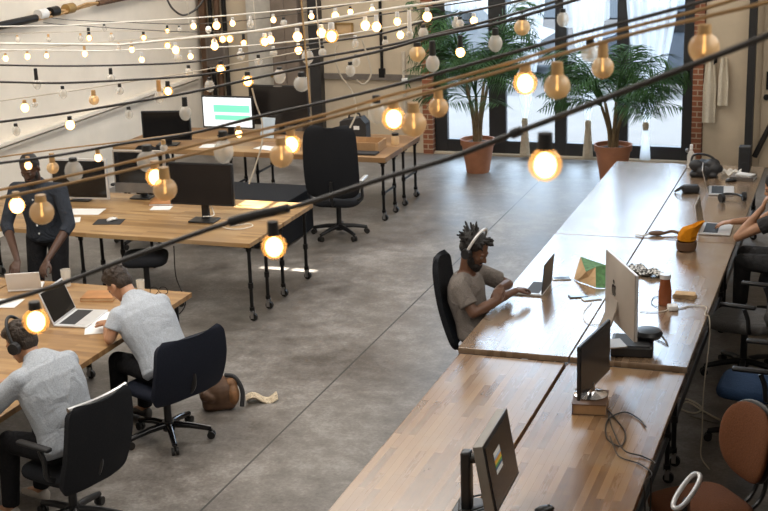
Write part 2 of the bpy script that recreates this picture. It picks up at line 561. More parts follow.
def added_clerestory():  # unseen window band, added as the main light on the white wall
    fr = struct(bpy.data.objects.new('window_5', None)); COL.objects.link(fr)
    mb = MB()
    for k in range(8):
        mb.box((XR - 0.04, 2.0 + 2 * k, 5.0), (0.08, 0.1, 1.9))
    for zz in (4.05, 5.95):
        mb.box((XR - 0.04, 9.0, zz), (0.08, 14.1, 0.1))
    mb.build('frame', M['frame'], fr, smooth=False)
    MB().box((XR - 0.015, 9.0, 5.0), (0.02, 14.0, 1.8)).build('glazing', M['white_plastic'], fr, smooth=False)
added_clerestory()
GX0, GX1, GZ = -5.79, -2.25, 4.9
slab('wall_far', (XL - 0.25, YF, 0), (-5.93, YF + 0.3, ZC), M['wall_tan'])
slab('wall_far', (GX1 + 0.14, YF, 0), (XR + 0.25, YF + 0.3, ZC), M['wall_cream'])
slab('wall_far', (-5.93, YF, GZ), (GX1 + 0.14, YF + 0.3, ZC), M['wall_tan'])
slab('trim_1', (-5.93, YF - 0.06, 0), (GX0, YF + 0.3, GZ), M['brick'])
slab('trim_2', (GX1, YF - 0.03, 0), (GX1 + 0.13, YF + 0.3, GZ), M['brick'])
# ceiling with a sun opening, and two unseen skylights added for overhead light
def ceiling():
    hx0, hx1, hy0, hy1 = -6.20, -5.58, 11.36, 11.79
    mb = MB()
    x0, x1, y0, y1 = XL - 0.25, XR + 0.25, YB - 0.25, YF + 0.3
    for a, b, c, d in ((x0, hx0, y0, y1), (hx1, x1, y0, y1), (hx0, hx1, y0, hy0), (hx0, hx1, hy1, y1), (-5.90, -5.84, hy0, hy1)):
        mb.box(((a + b) / 2, (c + d) / 2, ZC + 0.1), (b - a, d - c, 0.2))
    return struct(mb.build('ceiling', M['ceiling'], smooth=False))
ceiling()
# unseen mezzanine slab, added along the aisle wall to shade the aisle
slab('added_mezzanine', (-0.10, YB, 2.35), (XR, 15.0, 2.52), M['wall_dark'])
for i, (x0, x1, y0, y1) in enumerate(((-7.2, -3.8, 3.5, 10.0), (-7.2, -3.8, 12.3, 17.6))):
    mb = MB()
    w = 0.06
    for a, b, c, d in ((x0, x1, y0, y0 + w), (x0, x1, y1 - w, y1), (x0, x0 + w, y0, y1), (x1 - w, x1, y0, y1)):
        mb.box(((a + b) / 2, (c + d) / 2, ZC - 0.05), (b - a, d - c, 0.1))
    for k in range(1, 5):
        yy = y0 + (y1 - y0) * k / 5
        mb.box(((x0 + x1) / 2, yy, ZC - 0.05), (x1 - x0, 0.04, 0.08))
    fr = struct(mb.build('window_%d' % (i + 2), M['frame'], smooth=False))  # frame of an unseen skylight, added to house an overhead lamp
    pn = MB().box(((x0 + x1) / 2, (y0 + y1) / 2, ZC - 0.02), (x1 - x0 - 0.1, y1 - y0 - 0.1, 0.02)).build('pane', M['white_plastic'], fr, smooth=False)

# glazed doors to the street
win = struct(bpy.data.objects.new('window_1', None)); COL.objects.link(win)
yf = YF + 0.10
stiles = [(GX0, -5.61), (-5.01, -4.77), (-4.09, -3.93), (-3.26, -3.10), (-2.39, GX1)]
mb = MB()
for a, b in stiles:
    mb.box(((a + b) / 2, yf, GZ / 2), (b - a, 0.09, GZ), bev=0.006)
mb.build('frame', M['frame'], win)
mb = MB()
for (a0, a), (b, b1) in zip(stiles, stiles[1:]):
    for z0, z1 in ((0.03, 0.2), (3.0, 3.12), (GZ - 0.1, GZ)):
        mb.box(((a + b) / 2, yf, (z0 + z1) / 2), (b - a, 0.08, z1 - z0))
mb.build('sash', M['frame'], win, smooth=False)
mb = MB()
for (a0, a), (b, b1) in zip(stiles, stiles[1:]):
    mb.box(((a + b) / 2, yf, GZ / 2), (b - a + 0.02, 0.008, GZ - 0.1))
mb.build('glazing', M['glass_pane'], win, smooth=False)
slab('trim_3', (GX0, YF - 0.02, 0), (GX1, YF + 0.25, 0.028), M['wall_tan'])
mb = MB().ball((-2.30, YF + 0.035, 0.17), (0.03, 0.02, 0.03))
mb.build('door_stop', M['steel'], win)

# street outside
m_pav = plain('street_pavement', (0.042, 0.043, 0.044), 0.85, var=0.1, scale=2)
slab('pavement', (-16, YF + 0.3, -0.12), (6, 23.6, -0.06), m_pav)
slab('street', (-18, 23.6, -0.2), (8, 42, -0.14), plain('asphalt', (0.022, 0.024, 0.027), 0.9, var=0.2, scale=2))
fac = thing('building', 'pale street building seen through the glazed doors', 'building', (-4.5, 36, 0))
mb = MB().box((0, 0, 2.2), (26, 1, 4.6)); mb.build('facade', plain('pale_render', (0.06, 0.07, 0.08), 0.85, var=0.08, scale=1.0), fac, smooth=False)
mg = plain('bluish_grey_glass', (0.03, 0.04, 0.05), 0.3)
for k in range(6):
    MB().box((-7.5 + k * 3, -0.52, 2.6), (1.6, 0.06, 2.2)).build('window', mg, fac, smooth=False)
def parked_car(label, x, y, rz, paint):
  car = thing('car', label, 'car', (x, y, -0.14), rz)
  body = [(-2.1, .25), (-2.15, .7), (-1.5, .88), (-1.0, 1.38), (.6, 1.42), (1.2, .95), (2.05, .8), (2.1, .25)]
  MB().prism(body, -0.85, 0.85, rotm(PI / 2)).build('body', plain(paint[0], paint[1], 0.3, 0.2), car, smooth=False)
  MB().prism([(-.95, .93), (-.85, 1.3), (.55, 1.34), (1.0, .96)], -0.86, 0.86, rotm(PI / 2)).build('side_window', M['gloss'], car, smooth=False)
  for sx in (-1.3, 1.3):
    for sy in (-.8, .8):
        MB().cyl((sx, sy - .1, .32), (sx, sy + .1, .32), .32, seg=24).build('wheel', M['rubber'], car)
parked_car('dark blue-grey car parked in the street behind the brick door pier', -3.1, 26.6, 0.03, ('slate_car_paint', (0.05, 0.06, 0.075)))
parked_car('silver car parked in the street behind the palms', -8.2, 26.8, PI, ('silver_car_paint', (0.13, 0.14, 0.15)))

# ledge and conduit along the white wall
def ledge():
    mb = MB()
    mb.box((XL + 0.05, 10.9, 1.055), (0.10, 14.6, 0.05), bev=0.01)
    mb.box((XL + 0.03, 10.9, 0.99), (0.06, 14.6, 0.03))
    return struct(mb.build('trim_4', M['wall_white']))
ledge()
cond = thing('conduit_pipe', 'black conduit with patched joints running high along the white wall', 'pipe', (XL + 0.09, 0, 2.36))
mb = MB(); mb.cyl((0, 5, 0), (0, 14.1, 0), 0.045, seg=16); mb.build('pipe', M['iron'], cond)
mb = MB(); mb.tube([(0.0, 14.1, 0), (0.01, 14.5, .04), (-.01, 14.9, .0), (.0, 15.6, .03)], 0.018); mb.tube([(0.02, 14.1, -0.02), (0.03, 14.6, -.01), (.02, 15.2, .05), (0.0, 15.6, .02)], 0.014)
mb.build('bare_cable', M['cord_gold'], cond)
mb = MB(); mb.cyl((0, 15.5, 0.02), (0, YF - 0.22, 0.02), 0.036, seg=14); mb.build('rusty_pipe', M['leather_dark'], cond)
for k, yy in enumerate((14.15, 14.4, 14.75)):
    MB().cyl((0, yy, 0.03), (0, yy + 0.16, 0.03), 0.062, seg=16).build('joint', (M['white_plastic'], M['iron'], M['brass'])[k], cond)

# the far wall beyond the tan plaster: column, door, panels, pipes
slab('trim_5', (-7.56, YF - 0.14, 0), (-7.40, YF - 0.001, ZC), M['frame'])      # black column
slab('trim_6', (-7.39, YF - 0.05, 1.02), (-5.95, YF - 0.001, 1.10), M['grey_metal'])  # dark rail
slab('trim_7', (-1.555, YF - 0.22, 0), (-1.46, YF - 0.08, ZC), M['frame'])      # black post
br = MB().cyl((-1.43, YF - 0.12, 0.15), (-0.95, YF - 0.12, 1.25), 0.035, seg=4).build('brace', M['frame'], smooth=False)
br.name = 'trim_8'; struct(br)
d = struct(MB().box((-8.33, YF - 0.03, 1.2), (0.42, 0.05, 2.4), bev=0.004).build('door_1', M['door_grey']))
MB().cyl((-8.17, YF - 0.05, 1.05), (-8.17, YF - 0.1, 1.05), 0.02).build('knob', M['brass'], d)
d2 = struct(MB().box((-0.95, YF - 0.02, 1.4), (0.86, 0.035, 2.8), bev=0.004).build('door_2', M['wall_cream']))
MB().cyl((-1.31, YF - 0.07, 1.02), (-1.31, YF - 0.07, 1.25), 0.016).build('pull_handle', M['iron'], d2)
MB().cyl((-1.315, YF - 0.035, 0.92), (-1.315, YF - 0.08, 0.92), 0.038).build('lock', M['iron'], d2)
t = thing('corner_post', 'rusty dark post standing where the white wall meets the far wall', 'post', (-9.19, YF - 0.12, 0))
MB().box((0, 0, 1.7), (0.09, 0.09, 3.4), bev=0.01).build('post', M['leather_dark'], t)
MB().cyl((0.11, 0.02, 0), (0.11, 0.02, 3.4), 0.03).build('pipe', M['iron'], t)
for k, (px, lab) in enumerate(((-8.995, 'rust brown riser pipe nearest the corner post on the far wall'), (-8.88, 'rust brown riser pipe between the wall box and the pale door'))):
    o = MB().cyl((0, 0, 0.0), (0, 0, 3.2), 0.045 if k == 0 else 0.035, seg=14).build('riser_pipe', M['leather_dark'] if k == 0 else M['iron'])
    o.location = (px, YF - 0.06, 0); tag(o, lab, 'pipe')
t = thing('electrical_panel', 'grey wall box with a tag in front of the riser pipes', 'wall box', (-8.96, YF - 0.20, 1.42))
MB().box((0, 0, 0), (0.30, 0.12, 0.46), bev=0.01).build('housing', M['grey_metal'], t)
MB().box((0, -0.063, 0), (0.24, 0.012, 0.38), bev=0.004).build('cover', plain('dark_panel_cover', (0.1, 0.08, 0.07), 0.5), t)
MB().box((-0.03, -0.071, 0.06), (0.07, 0.004, 0.05)).build('tag', M['paper'], t)
t = thing('tall_cabinet', 'tall dark cabinet on the far wall beside the black column', 'cabinet', (-7.88, YF - 0.12, 0))
MB().box((0, 0, 1.2), (0.42, 0.2, 2.4), bev=0.008).build('body', plain('umber_cabinet', (0.13, 0.1, 0.08), 0.6), t)
for k in range(2):
    MB().box((-0.1 + 0.2 * k, -0.105, 1.2), (0.19, 0.02, 2.3), bev=0.004).build('door', plain('umber_cabinet_door', (0.18, 0.14, 0.11), 0.55), t)
t = thing('wall_sign', 'small brass framed plate hung on the tan wall beside the black column', 'sign', (-7.06, YF - 0.02, 1.73))
MB().box((0, 0, 0), (0.25, 0.025, 0.15), bev=0.006).build('plate', M['kraft'], t)
mb = MB()
for c, dd in (((0, -.018, .07), (.27, .025, .025)), ((0, -.018, -.07), (.27, .025, .025)), ((-.125, -.018, 0), (.025, .025, .16)), ((.125, -.018, 0), (.025, .025, .16))):
    mb.box(c, dd)
mb.build('frame', M['brass'], t, smooth=False)
t = thing('wall_conduit', 'thin black conduit with a junction box down the tan wall', 'conduit', (-6.52, YF - 0.03, 0))
MB().cyl((0, 0, 1.15), (0, 0, 3.6), 0.022).build('conduit', M['iron'], t)
MB().box((0, 0, 1.12), (0.09, 0.05, 0.13), bev=0.008).build('junction_box', M['iron'], t)
t = thing('wall_pipe', 'short cream pipe with a valve on the tan wall near the brick pier', 'pipe', (-6.2, YF - 0.03, 0))
MB().cyl((0, 0, 0.3), (0, 0, 1.42), 0.026).build('pipe', M['cord_cream'], t)
MB().box((0.02, -0.02, 1.02), (0.09, 0.05, 0.08), bev=0.01).build('valve', M['white_plastic'], t)

# towels on a hook
t = thing('wall_hook', 'small dark hook on the cream wall right of the brick edge', 'hook', (-1.98, YF - 0.02, 1.38))
t['label'] = 'small dark hook holding cream towels on the cream wall'
MB().box((0, 0, 0), (0.06, 0.03, 0.08), bev=0.006).build('plate', M['iron'], t)
MB().tube(smooth_pts([(0, -.015, 0.02), (0, -.05, 0), (0, -.06, -.03), (0, -.05, -.05)]), 0.008).build('hook', M['iron'], t)
def towel(name, label, x, z0, z1, w, ph, y=YF - 0.035):
    f = lambda u, v: ((u - .5) * w * (0.55 + 0.45 * min(1, v * 2.2)), 0.02 * math.sin(u * 9 + ph) - 0.012 * v, (z1 - z0) * (1 - v))
    o = MB().sheet(f, 18, 14, 0.008).build(name, M['towel'])
    o.location = (x, y - 0.03, z0)
    return tag(o, label, 'towel')
towel('hanging_towel', 'long cream towel hanging beside the brick door pier', -2.03, 0.57, 1.42, 0.16, 0.0)
towel('hanging_towel', 'shorter cream towel hanging farther from the brick pier', -1.86, 0.80, 1.42, 0.13, 1.7)

# ---------------------------------------------------------------- curtains
def curtain_tied(x, w, label, ztop=3.3, zk=0.5, y=YF - 0.10, side=0.0):
    t = thing('curtain', label, 'curtain', (x, y, 0))
    def f(u, v):
        z = ztop + (zk - ztop) * v
        k = 1 - max(0, (v - 0.25) / 0.75) ** 1.7 * 0.93
        cx = side * (1 - k)
        a = (u - .5)
        return (cx + a * w * k, 0.04 * k * math.sin(u * 34) + 0.015 * math.sin(u * 11 + 3 * v), z)
    MB().sheet(f, 70, 30).build('drape', M['curtain'], t)
    def g(u, v):
        z = zk - v * (zk - 0.05)
        wv = 0.032 + 0.035 * v
        a = u * 2 * PI
        return (side * 0.93 + wv * math.cos(a) * (1 + .12 * math.sin(6 * a)), wv * 0.5 * math.sin(a) * (1 + .12 * math.cos(5 * a)), z)
    MB().sheet(g, 28, 10).build('tail', M['curtain'] if 'white' in label else M['curtain_tail'], t)
    MB().lathe([(0.03, -.05), (0.042, -.02), (0.045, .02), (0.035, .06)], (side * 0.93, 0, zk), 16).build('knot', M['curtain_tail'], t)
    return t
curtain_tied(-2.78, 0.72, 'white sheer curtain knotted low beside the brick door pier', side=-0.06)
curtain_tied(-3.62, 0.5, 'tan tied curtain behind the palm nearest the long tables', side=0.02)
curtain_tied(-4.42, 0.5, 'tan tied curtain between the two potted palms', side=-0.05)
def valance(x, w, z0, label, ph, slant=0.0):
    def f(u, v):
        zb = z0 + slant * u - 0.05 * math.sin(PI * u)
        return ((u - .5) * w, 0.035 * math.sin(u * 30 + ph), 2.95 + (zb - 2.95) * v)
    o = MB().sheet(f, 60, 6).build('short_curtain', M['curtain'])
    o.location = (x, YF - 0.2, 0)
    return tag(o, label, 'curtain')
valance(-4.42, 0.36, 1.62, 'short white curtain hanging above the gap between the palms', 0.2)
valance(-3.62, 0.62, 1.80, 'slanted short white curtain above the palm by the long tables', 1.2, 0.12)
valance(-5.3, 0.5, 2.02, 'short white curtain above the palm by the brick pier', 2.2)

# ---------------------------------------------------------------- palms
def palm(label, x, y, seed, potr, poth, nf, H, spread, xlim):
    rng = random.Random(seed)
    t = thing('potted_palm', label, 'palm', (x, y, 0))
    pr = [(potr * .66, 0), (potr * .68, .02), (potr * .93, poth * .82), (potr * 1.0, poth * .83), (potr * 1.03, poth), (potr * .93, poth), (potr * .9, poth * .9)]
    MB().lathe(pr, seg=32).build('pot', M['terracotta'], t)
    MB().lathe([(0.001, poth * .84), (potr * .89, poth * .86), (potr * .5, poth * .92), (0.001, poth * .93)], seg=24).build('soil', M['soil'], t)
    nst = 5
    tops = []
    for k in range(nst):
        a = 2 * PI * k / nst + rng.uniform(-.3, .3)
        r0 = potr * .3
        top = V((math.cos(a) * spread * .18, math.sin(a) * spread * .18, poth + H * rng.uniform(.22, .4)))
        pts = smooth_pts([(math.cos(a) * r0 * .5, math.sin(a) * r0 * .5, poth * .85), (math.cos(a) * r0 * .8, math.sin(a) * r0 * .8, poth + H * .12), top], 6)
        MB().tube(pts, [0.032 - 0.014 * i / len(pts) for i in range(len(pts))]).build('stem', M['stem'], t)
        tops.append((top, a))
    mb = MB()
    for i in range(nf):
        top, a0 = tops[i % nst]
        a = a0 + rng.uniform(-1.1, 1.1)
        L = spread * rng.uniform(.75, 1.2)
        up = H * rng.uniform(.02, .66)
        out = V((math.cos(a), math.sin(a), 0))
        droop = rng.uniform(.15, .6)
        P = []
        n = 22
        for k in range(n + 1):
            u = k / n
            P.append(top + out * (L * (u ** 1.15)) + V((0, 0, up * math.sin(u * PI * .5) * (1 - droop * u * u * 1.4))))
        # stay on the room side of the glass
        P = [V((max(xlim[0] - x, min(xlim[1] - x, p.x)), min(p.y, YF - 0.36 - y), p.z)) for p in P]
        mb.tube(P, [0.009 * (1 - .8 * k / n) for k in range(n + 1)], seg=5)
        for k in range(4, n + 1):
            u = k / n
            tg = (P[min(k + 1, n)] - P[k - 1]).normalized()
            sd = tg.cross(V((0, 0, 1)))
            if sd.length < 1e-3:
                continue
            sd.normalize()
            ll = 0.42 * math.sin(PI * (0.12 + 0.82 * u)) * rng.uniform(.85, 1.1)
            for s in (-1, 1):
                d = (sd * s * .8 + tg * .75 + V((0, 0, -.12 - rng.uniform(0, .2)))).normalized()
                w = tg.cross(d).cross(d).normalized() * 0.0095
                p0 = P[k]; p1 = p0 + d * ll * .5; p2 = p0 + d * ll + V((0, 0, -.06 * ll / .3))
                for q in (p1, p2):
                    q.y = min(q.y, YF - 0.33 - y); q.x = max(xlim[0] - x - .02, min(xlim[1] - x + .02, q.x))
                vs = [mb.bm.verts.new(q) for q in (p0, p1 - w, p2, p1 + w)]
                mb.bm.faces.new(vs)
    o = mb.build('foliage', M['leaf'], t, smooth=False)
    return t
palm('potted palm standing by the brick pier and glazed doors', -4.88, 17.45, 3, 0.225, 0.44, 50, 2.2, 0.84, (-5.72, -4.02))
palm('potted palm standing behind the end of the long tables', -3.08, 17.32, 11, 0.235, 0.46, 52, 1.55, 0.84, (-3.94, -2.2))

# ---------------------------------------------------------------- tables
def pipe_leg(parent, x, y, h, caster=True, r=0.017, mat=None):
    mat = mat or M['iron']
    mb = MB()
    mb.cyl((x, y, 0.09 if caster else 0.0), (x, y, h), r, seg=14)
    mb.cyl((x, y, h - 0.012), (x, y, h), 0.05, seg=16)
    mb.cyl((x, y, h - 0.05), (x, y, h - 0.012), r * 1.45, seg=14)
    mb.cyl((x, y, h * .44), (x, y, h * .44 + 0.05), r * 1.45, seg=14)
    mb.cyl((x, y, 0.09 if caster else 0.0), (x, y, 0.13), r * 1.4, seg=14)
    leg = mb.build('leg', mat, parent)
    if caster:
        m2 = MB()
        m2.cyl((x + .012, y - .013, 0.036), (x + .012, y + .013, 0.036), 0.036, seg=18)
        m2.build('caster_wheel', M['rubber'], leg)
        m3 = MB()
        m3.box((x + .004, y - .02, 0.06), (0.03, 0.006, 0.07)); m3.box((x + .004, y + .02, 0.06), (0.03, 0.006, 0.07)); m3.box((x + .002, y, 0.094), (0.036, 0.046, 0.012))
        m3.build('caster_fork', M['steel'], leg, smooth=False)
    return leg
def work_table(label, x0, x1, y0, y1, top, mat, group=None, legs=None, th=0.042, caster=True, bars=True, rz=0):
    cx, cy = (x0 + x1) / 2, (y0 + y1) / 2
    t = thing('work_table', label, 'table', (cx, cy, 0), rz, group)
    hx, hy = (x1 - x0) / 2, (y1 - y0) / 2
    MB().box((0, 0, top - th / 2), (2 * hx, 2 * hy, th), bev=0.004).build('tabletop', mat, t)
    pts = legs or [(sx * (hx - .09), sy * (hy - .12)) for sx in (-1, 1) for sy in (-1, 1)]
    for x, y in pts:
        pipe_leg(t, x, y, top - th, caster)
    if bars:
        xs = sorted({round(p[0], 3) for p in pts})
        for x in xs:
            ys = [p[1] for p in pts if abs(p[0] - x) < .01]
            if len(ys) > 1:
                MB().cyl((x, min(ys), 0.32), (x, max(ys), 0.32), 0.014, seg=10).build('stretcher', M['iron'], t)
    return t
F1, F0 = 0.765, 0.735
xa, xb, xc, xd = -2.62, -1.845, -1.838, -1.055
work_table('long butcher-block table at the glazed-door end, on the open floor side', xa, xb, 11.89, 14.97, F1, M['wood_far'])
work_table('long butcher-block table at the glazed-door end, on the chair aisle side', xc, xd, 11.89, 14.97, F1, M['wood_far'])
work_table('butcher-block table with the bearded man and a black laptop', xa, xb, 8.80, 11.88, F1, M['wood_far'])
work_table('butcher-block table under the silver desktop computer and bottle', xc, xd, 8.80, 11.88, F1, M['wood_far'])
work_table('brown butcher-block table with the stickered monitor by its long gap', -2.60, -1.862, 5.5, 8.765, F0, M['wood_near'])
work_table('brown butcher-block table under the book-propped monitor and loose cables', -1.842, -1.06, 5.5, 8.765, F0, M['wood_near'])
# desks across the room
work_table('pale wooden desk with the black monitor, on wheeled pipe legs', -8.55, -5.20, 11.0, 11.755, 0.75, M['wood_mid'], legs=[(x, y) for x in (1.63, -0.1, -1.55) for y in (-.31, .05)], bars=False)
work_table('pale wooden desk with sun patches, behind the black monitor', -8.55, -5.20, 11.765, 12.52, 0.75, M['wood_mid'], legs=[(x, y) for x in (1.62, -0.1, -1.55) for y in (-.33, .26)], bars=False)
work_table('reclaimed plank table near the big black office chair', -8.7, -5.20, 14.70, 15.34, 0.75, M['wood_old'], th=0.06, legs=[(x, y) for x in (1.70, -0.2, -1.6) for y in (-.27, .12)])
work_table('reclaimed plank table with the bright screen, against the far wall side', -8.7, -5.20, 15.36, 16.0, 0.75, M['wood_old'], th=0.06, legs=[(x, y) for x in (1.70, -0.2, -1.6) for y in (-.2, .25)])
work_table('front work table with two seated men and an open laptop', -6.64, -5.05, 6.2, 9.56, 0.75, M['wood_front'], legs=[(.70, 1.58), (-.1, 1.5), (.70, 0.0), (-.7, 1.58), (.70, -1.55), (-.7, -1.55)], bars=False)
work_table('front work table where the standing man leans', -8.25, -6.66, 6.2, 9.56, 0.75, M['wood_front'])

# ---------------------------------------------------------------- chairs
def star_base(t, z=0.0, r=0.31, mat=None, rot=0.3, hub_h=0.44, cm=None):
    mat = mat or M['plastic']
    MB().cyl((0, 0, 0.09), (0, 0, hub_h), 0.028, seg=16).cyl((0, 0, 0.07), (0, 0, 0.14), 0.045, seg=18).build('column', M['plastic'], t)
    for k in range(5):
        a = rot + 2 * PI * k / 5
        d = V((math.cos(a), math.sin(a), 0))
        mb = MB()
        pts = [d * 0.02 + V((0, 0, .115)), d * r * .5 + V((0, 0, .105)), d * r * .85 + V((0, 0, .085)), d * r + V((0, 0, .075))]
        mb.tube(pts, [.027, .024, .021, .019], seg=10)
        sp = mb.build('base_spoke', mat, t)
        s = V((-d.y, d.x, 0))
        m2 = MB()
        for q in (-.016, .016):
            c = d * r + s * q + V((0, 0, .029))
            m2.cyl(c - s * .009, c + s * .009, 0.029, seg=16)
        m2.cyl(d * r + V((0, 0, .03)), d * r + V((0, 0, .075)), 0.01, seg=8)
        m2.build('caster', M['rubber'], sp)
def seat_pad(w, d, h, z, mat, t, name='seat'):
    pts = []
    for k in range(40):
        a = 2 * PI * k / 40
        c, s = math.cos(a), math.sin(a)
        e = 0.45
        pts.append((math.copysign(abs(c) ** e, c) * d / 2, math.copysign(abs(s) ** e, s) * w / 2))
    mb = MB()
    prof = [(0.86, -h / 2), (0.98, -h * .3), (1.0, 0.0), (0.97, h * .3), (0.85, h / 2)]
    rings = [[mb.bm.verts.new((x * k, y * k, z + dz)) for x, y in pts] for k, dz in prof]
    for a, b in zip(rings, rings[1:]):
        for i in range(40):
            mb.bm.faces.new((a[i], a[(i + 1) % 40], b[(i + 1) % 40], b[i]))
    mb.bm.faces.new(rings[0][::-1]); mb.bm.faces.new(rings[-1])
    return mb.build(name, mat, t, ang=1.2)
def back_panel(w, z0, z1, x0, x1, mat, t, curve=0.06, th=0.05, corner=0.09, taper=0.92, name='backrest'):
    """an upright curved panel; x0,x1 its position at the bottom and top edge"""
    def f(u, v):
        a = 2 * u - 1
        ww = w * (taper + (1 - taper) * math.sin(PI * min(1, v * 1.15)))
        # rounded outline
        v = 0.5 - 0.5 * math.cos(PI * v)
        R = corner
        dd = min(v, 1 - v) * (z1 - z0)
        ins = R - math.sqrt(max(0.0, R * R - (R - dd) ** 2)) if dd < R else 0.0
        y = a * max(0.02, ww / 2 - ins)
        return (x0 + (x1 - x0) * v + curve * a * a - 0.03 * math.sin(PI * v), y, z0 + (z1 - z0) * v)
    return MB().sheet(f, 22, 22, th).build(name, mat, t, ang=0.9)
def arm(t, y, z, x0, x1, mat, padmat, w=0.05):
    mb = MB()
    mb.tube(smooth_pts([(x0 + .05, y * .78, .43), (x0 + .05, y, .47), (x0 + .06, y, z - .1), (x0 + .09, y, z - .02)], 6), 0.018, seg=8)
    a = mb.build('armrest', mat, t)
    MB().box(((x0 + x1) / 2, y, z), (x1 - x0, w, 0.03), bev=0.013, seg=3).build('arm_pad', padmat, a)
    return a
def task_chair(label, x, y, yaw, fabric, seat_z=0.455, bz=(0.52, 0.93), bx=(-.24, -.30), bw=0.5, arms=True, rot=0.3, spoke=None, name='office_chair', cat='chair', corner=0.10, seat=(0.5, 0.48), padmat=None, curve=0.07, th=0.05):
    t = thing(name, label, cat, (x, y, 0), yaw)
    star_base(t, rot=rot, mat=spoke)
    seat_pad(seat[0], seat[1], 0.08, seat_z - 0.04, fabric, t)
    back_panel(bw, bz[0], bz[1], bx[0], bx[1], fabric, t, corner=corner, curve=curve, th=th)
    mb = MB()
    mb.tube(smooth_pts([(-.05, 0, .40), (-.22, 0, .40), (bx[0] - .055, 0, .48), (bx[0] - .065, 0, bz[0] + .18)], 6), 0.02, seg=8)
    mb.box((0, 0, .395), (.2, .16, .04), bev=.01)
    mb.build('back_bracket', M['plastic'], t)
    if arms:
        for s in (-1, 1):
            arm(t, s * (seat[0] / 2 + .035), 0.66, -.16, .12, M['plastic'], padmat or M['plastic_soft'])
    return t
Y2 = math.atan2(0.36, -0.93)
Y1 = math.atan2(0.25, -0.97)
c2 = task_chair('black low-back office chair of the man writing on paper', -4.72, 8.43, Y2, M['fabric_navy'], bz=(.40, .86), bx=(-.25, -.33), bw=0.66, rot=0.04, spoke=M['gloss'], arms=False, corner=.05, th=.045, curve=.035)
c1 = task_chair('black office chair holding the man with headphones at the front table', -4.66, 7.02, Y1, M['fabric_black'], bz=(.36, .93), bx=(-.22, -.34), bw=0.56, rot=-0.06, corner=.05, th=.045, curve=.03)
mb = MB(); mb.tube([(-.335 + .03 * (k / 5 - 1) ** 2, (k / 5 - 1) * .245, .935) for k in range(11)], .017); mb.build('top_glint_rail', M['steel'], c1)  # steel rail stands in for light glancing off the backrest top
big = task_chair('big black high-back office chair at the plank table', -5.52, 14.02, math.radians(97), M['fabric_black'], bz=(.50, 1.27), bx=(-.23, -.30), bw=0.6, rot=0.15, corner=.10, padmat=M['silver_lt'], seat=(.52, .5), curve=.05)
c4 = task_chair('black high-back chair of the man with folded arms', -2.62, 9.72, 0.04, M['fabric_black'], bz=(.47, 1.14), bx=(-.27, -.42), bw=0.44, rot=0.63, arms=False, corner=.08, curve=.03, th=.04)
task_chair('black office chair half hidden behind the pale wooden desk', -7.55, 13.25, math.radians(-100), M['fabric_black'], bz=(.5, 1.02), rot=0.0)
task_chair('empty aisle chair with a worn grey seat pulled from the table', -0.86, 10.80, math.radians(170), M['fabric_grey'], bz=(.5, .95), bx=(-.27, -.33), rot=0.5, padmat=M['plastic'], seat=(.54, .52), seat_z=.49)
task_chair('empty aisle chair with a dark blue seat', -0.66, 9.42, math.radians(176), M['fabric_blue'], bz=(.52, .98), bx=(-.28, -.34), rot=0.1, padmat=M['plastic'], seat=(.52, .5), seat_z=.48)
# rust-brown chair: separate pad and back
def brown_chair():
    t = thing('office_chair', 'rust brown upholstered chair in the aisle with rounded back', 'chair', (-0.79, 7.40, 0), math.atan2(-0.62, -0.78))
    star_base(t, rot=0.9)
    seat_pad(0.5, 0.5, 0.09, 0.455, M['fabric_brown'], t)
    def egg(off, w, z0, z1):
        def f(u, v):
            a = 2 * u - 1
            v = 0.5 - 0.5 * math.cos(PI * v)
            q = 2 * v - 1
            k = max(0.03, (1 - abs(q) ** 2.3) ** (1 / 2.3)) * (0.93 + .10 * v)
            return (off + .06 * a * a * k - .05 * v - .02 * math.sin(PI * v), a * w / 2 * k, z0 + (z1 - z0) * v)
        return f
    def pad(x, th, w, hgt, mat, name):
        mb = MB(); mb.ball((0, 0, 0), 1.0, u=28, v=20)
        for v in mb.bm.verts:
            c = v.co
            f = lambda q, e: math.copysign(abs(q) ** e, q)
            y, z, xx = f(c.y, .8), f(c.z, .85), c.x
            v.co = V((x + xx * th + .05 * y * y - .03 * z, y * w / 2 * (1 + .05 * z), .80 + z * hgt / 2))
        mb.build(name, mat, t, ang=1.3)
    pad(-.31, .045, .46, .44, M['fabric_brown'], 'backrest')
    pad(-.345, .038, .475, .455, M['plastic'], 'back_shell')
    for s in (-.04, .04):
        MB().tube(smooth_pts([(-.12, s, .40), (-.3, s, .40), (-.39, s, .5), (-.40, s, .70)], 6), 0.013).build('back_strut', M['plastic'], t)
    return t
brown_chair()
# the pale loop arm of the next chair, just in frame
def loop_chair():
    t = thing('loop_arm_chair', 'aisle chair with a pale loop armrest, cut off below the brown chair', 'chair', (-0.555, 6.96, 0), math.radians(80))
    star_base(t, rot=0.2)
    seat_pad(0.40, 0.42, 0.07, 0.40, M['fabric_brown'], t)
    back_panel(0.44, .47, .70, -.26, -.29, M['fabric_brown'], t)
    for s in (-1, 1):
        pts = []
        for k in range(28):
            a = 2 * PI * k / 28
            c, q = math.cos(a), math.sin(a)
            pts.append((.06 + .19 * math.copysign(abs(c) ** .8, c), s * .29 + .036 * math.copysign(abs(q) ** .8, q), .705 + .02 * c))
        MB().tube(pts, 0.014, seg=10, closed=True).build('armrest', M['silver_lt'], t)
    mb = MB(); mb.box((0.05, 0, .385), (.06, .6, .03)); mb.box((.05, .29, .52), (.05, .03, .28)); mb.box((.05, -.29, .52), (.05, .03, .28)); mb.build('arm_bracket', M['plastic'], t)
    return t
loop_chair()
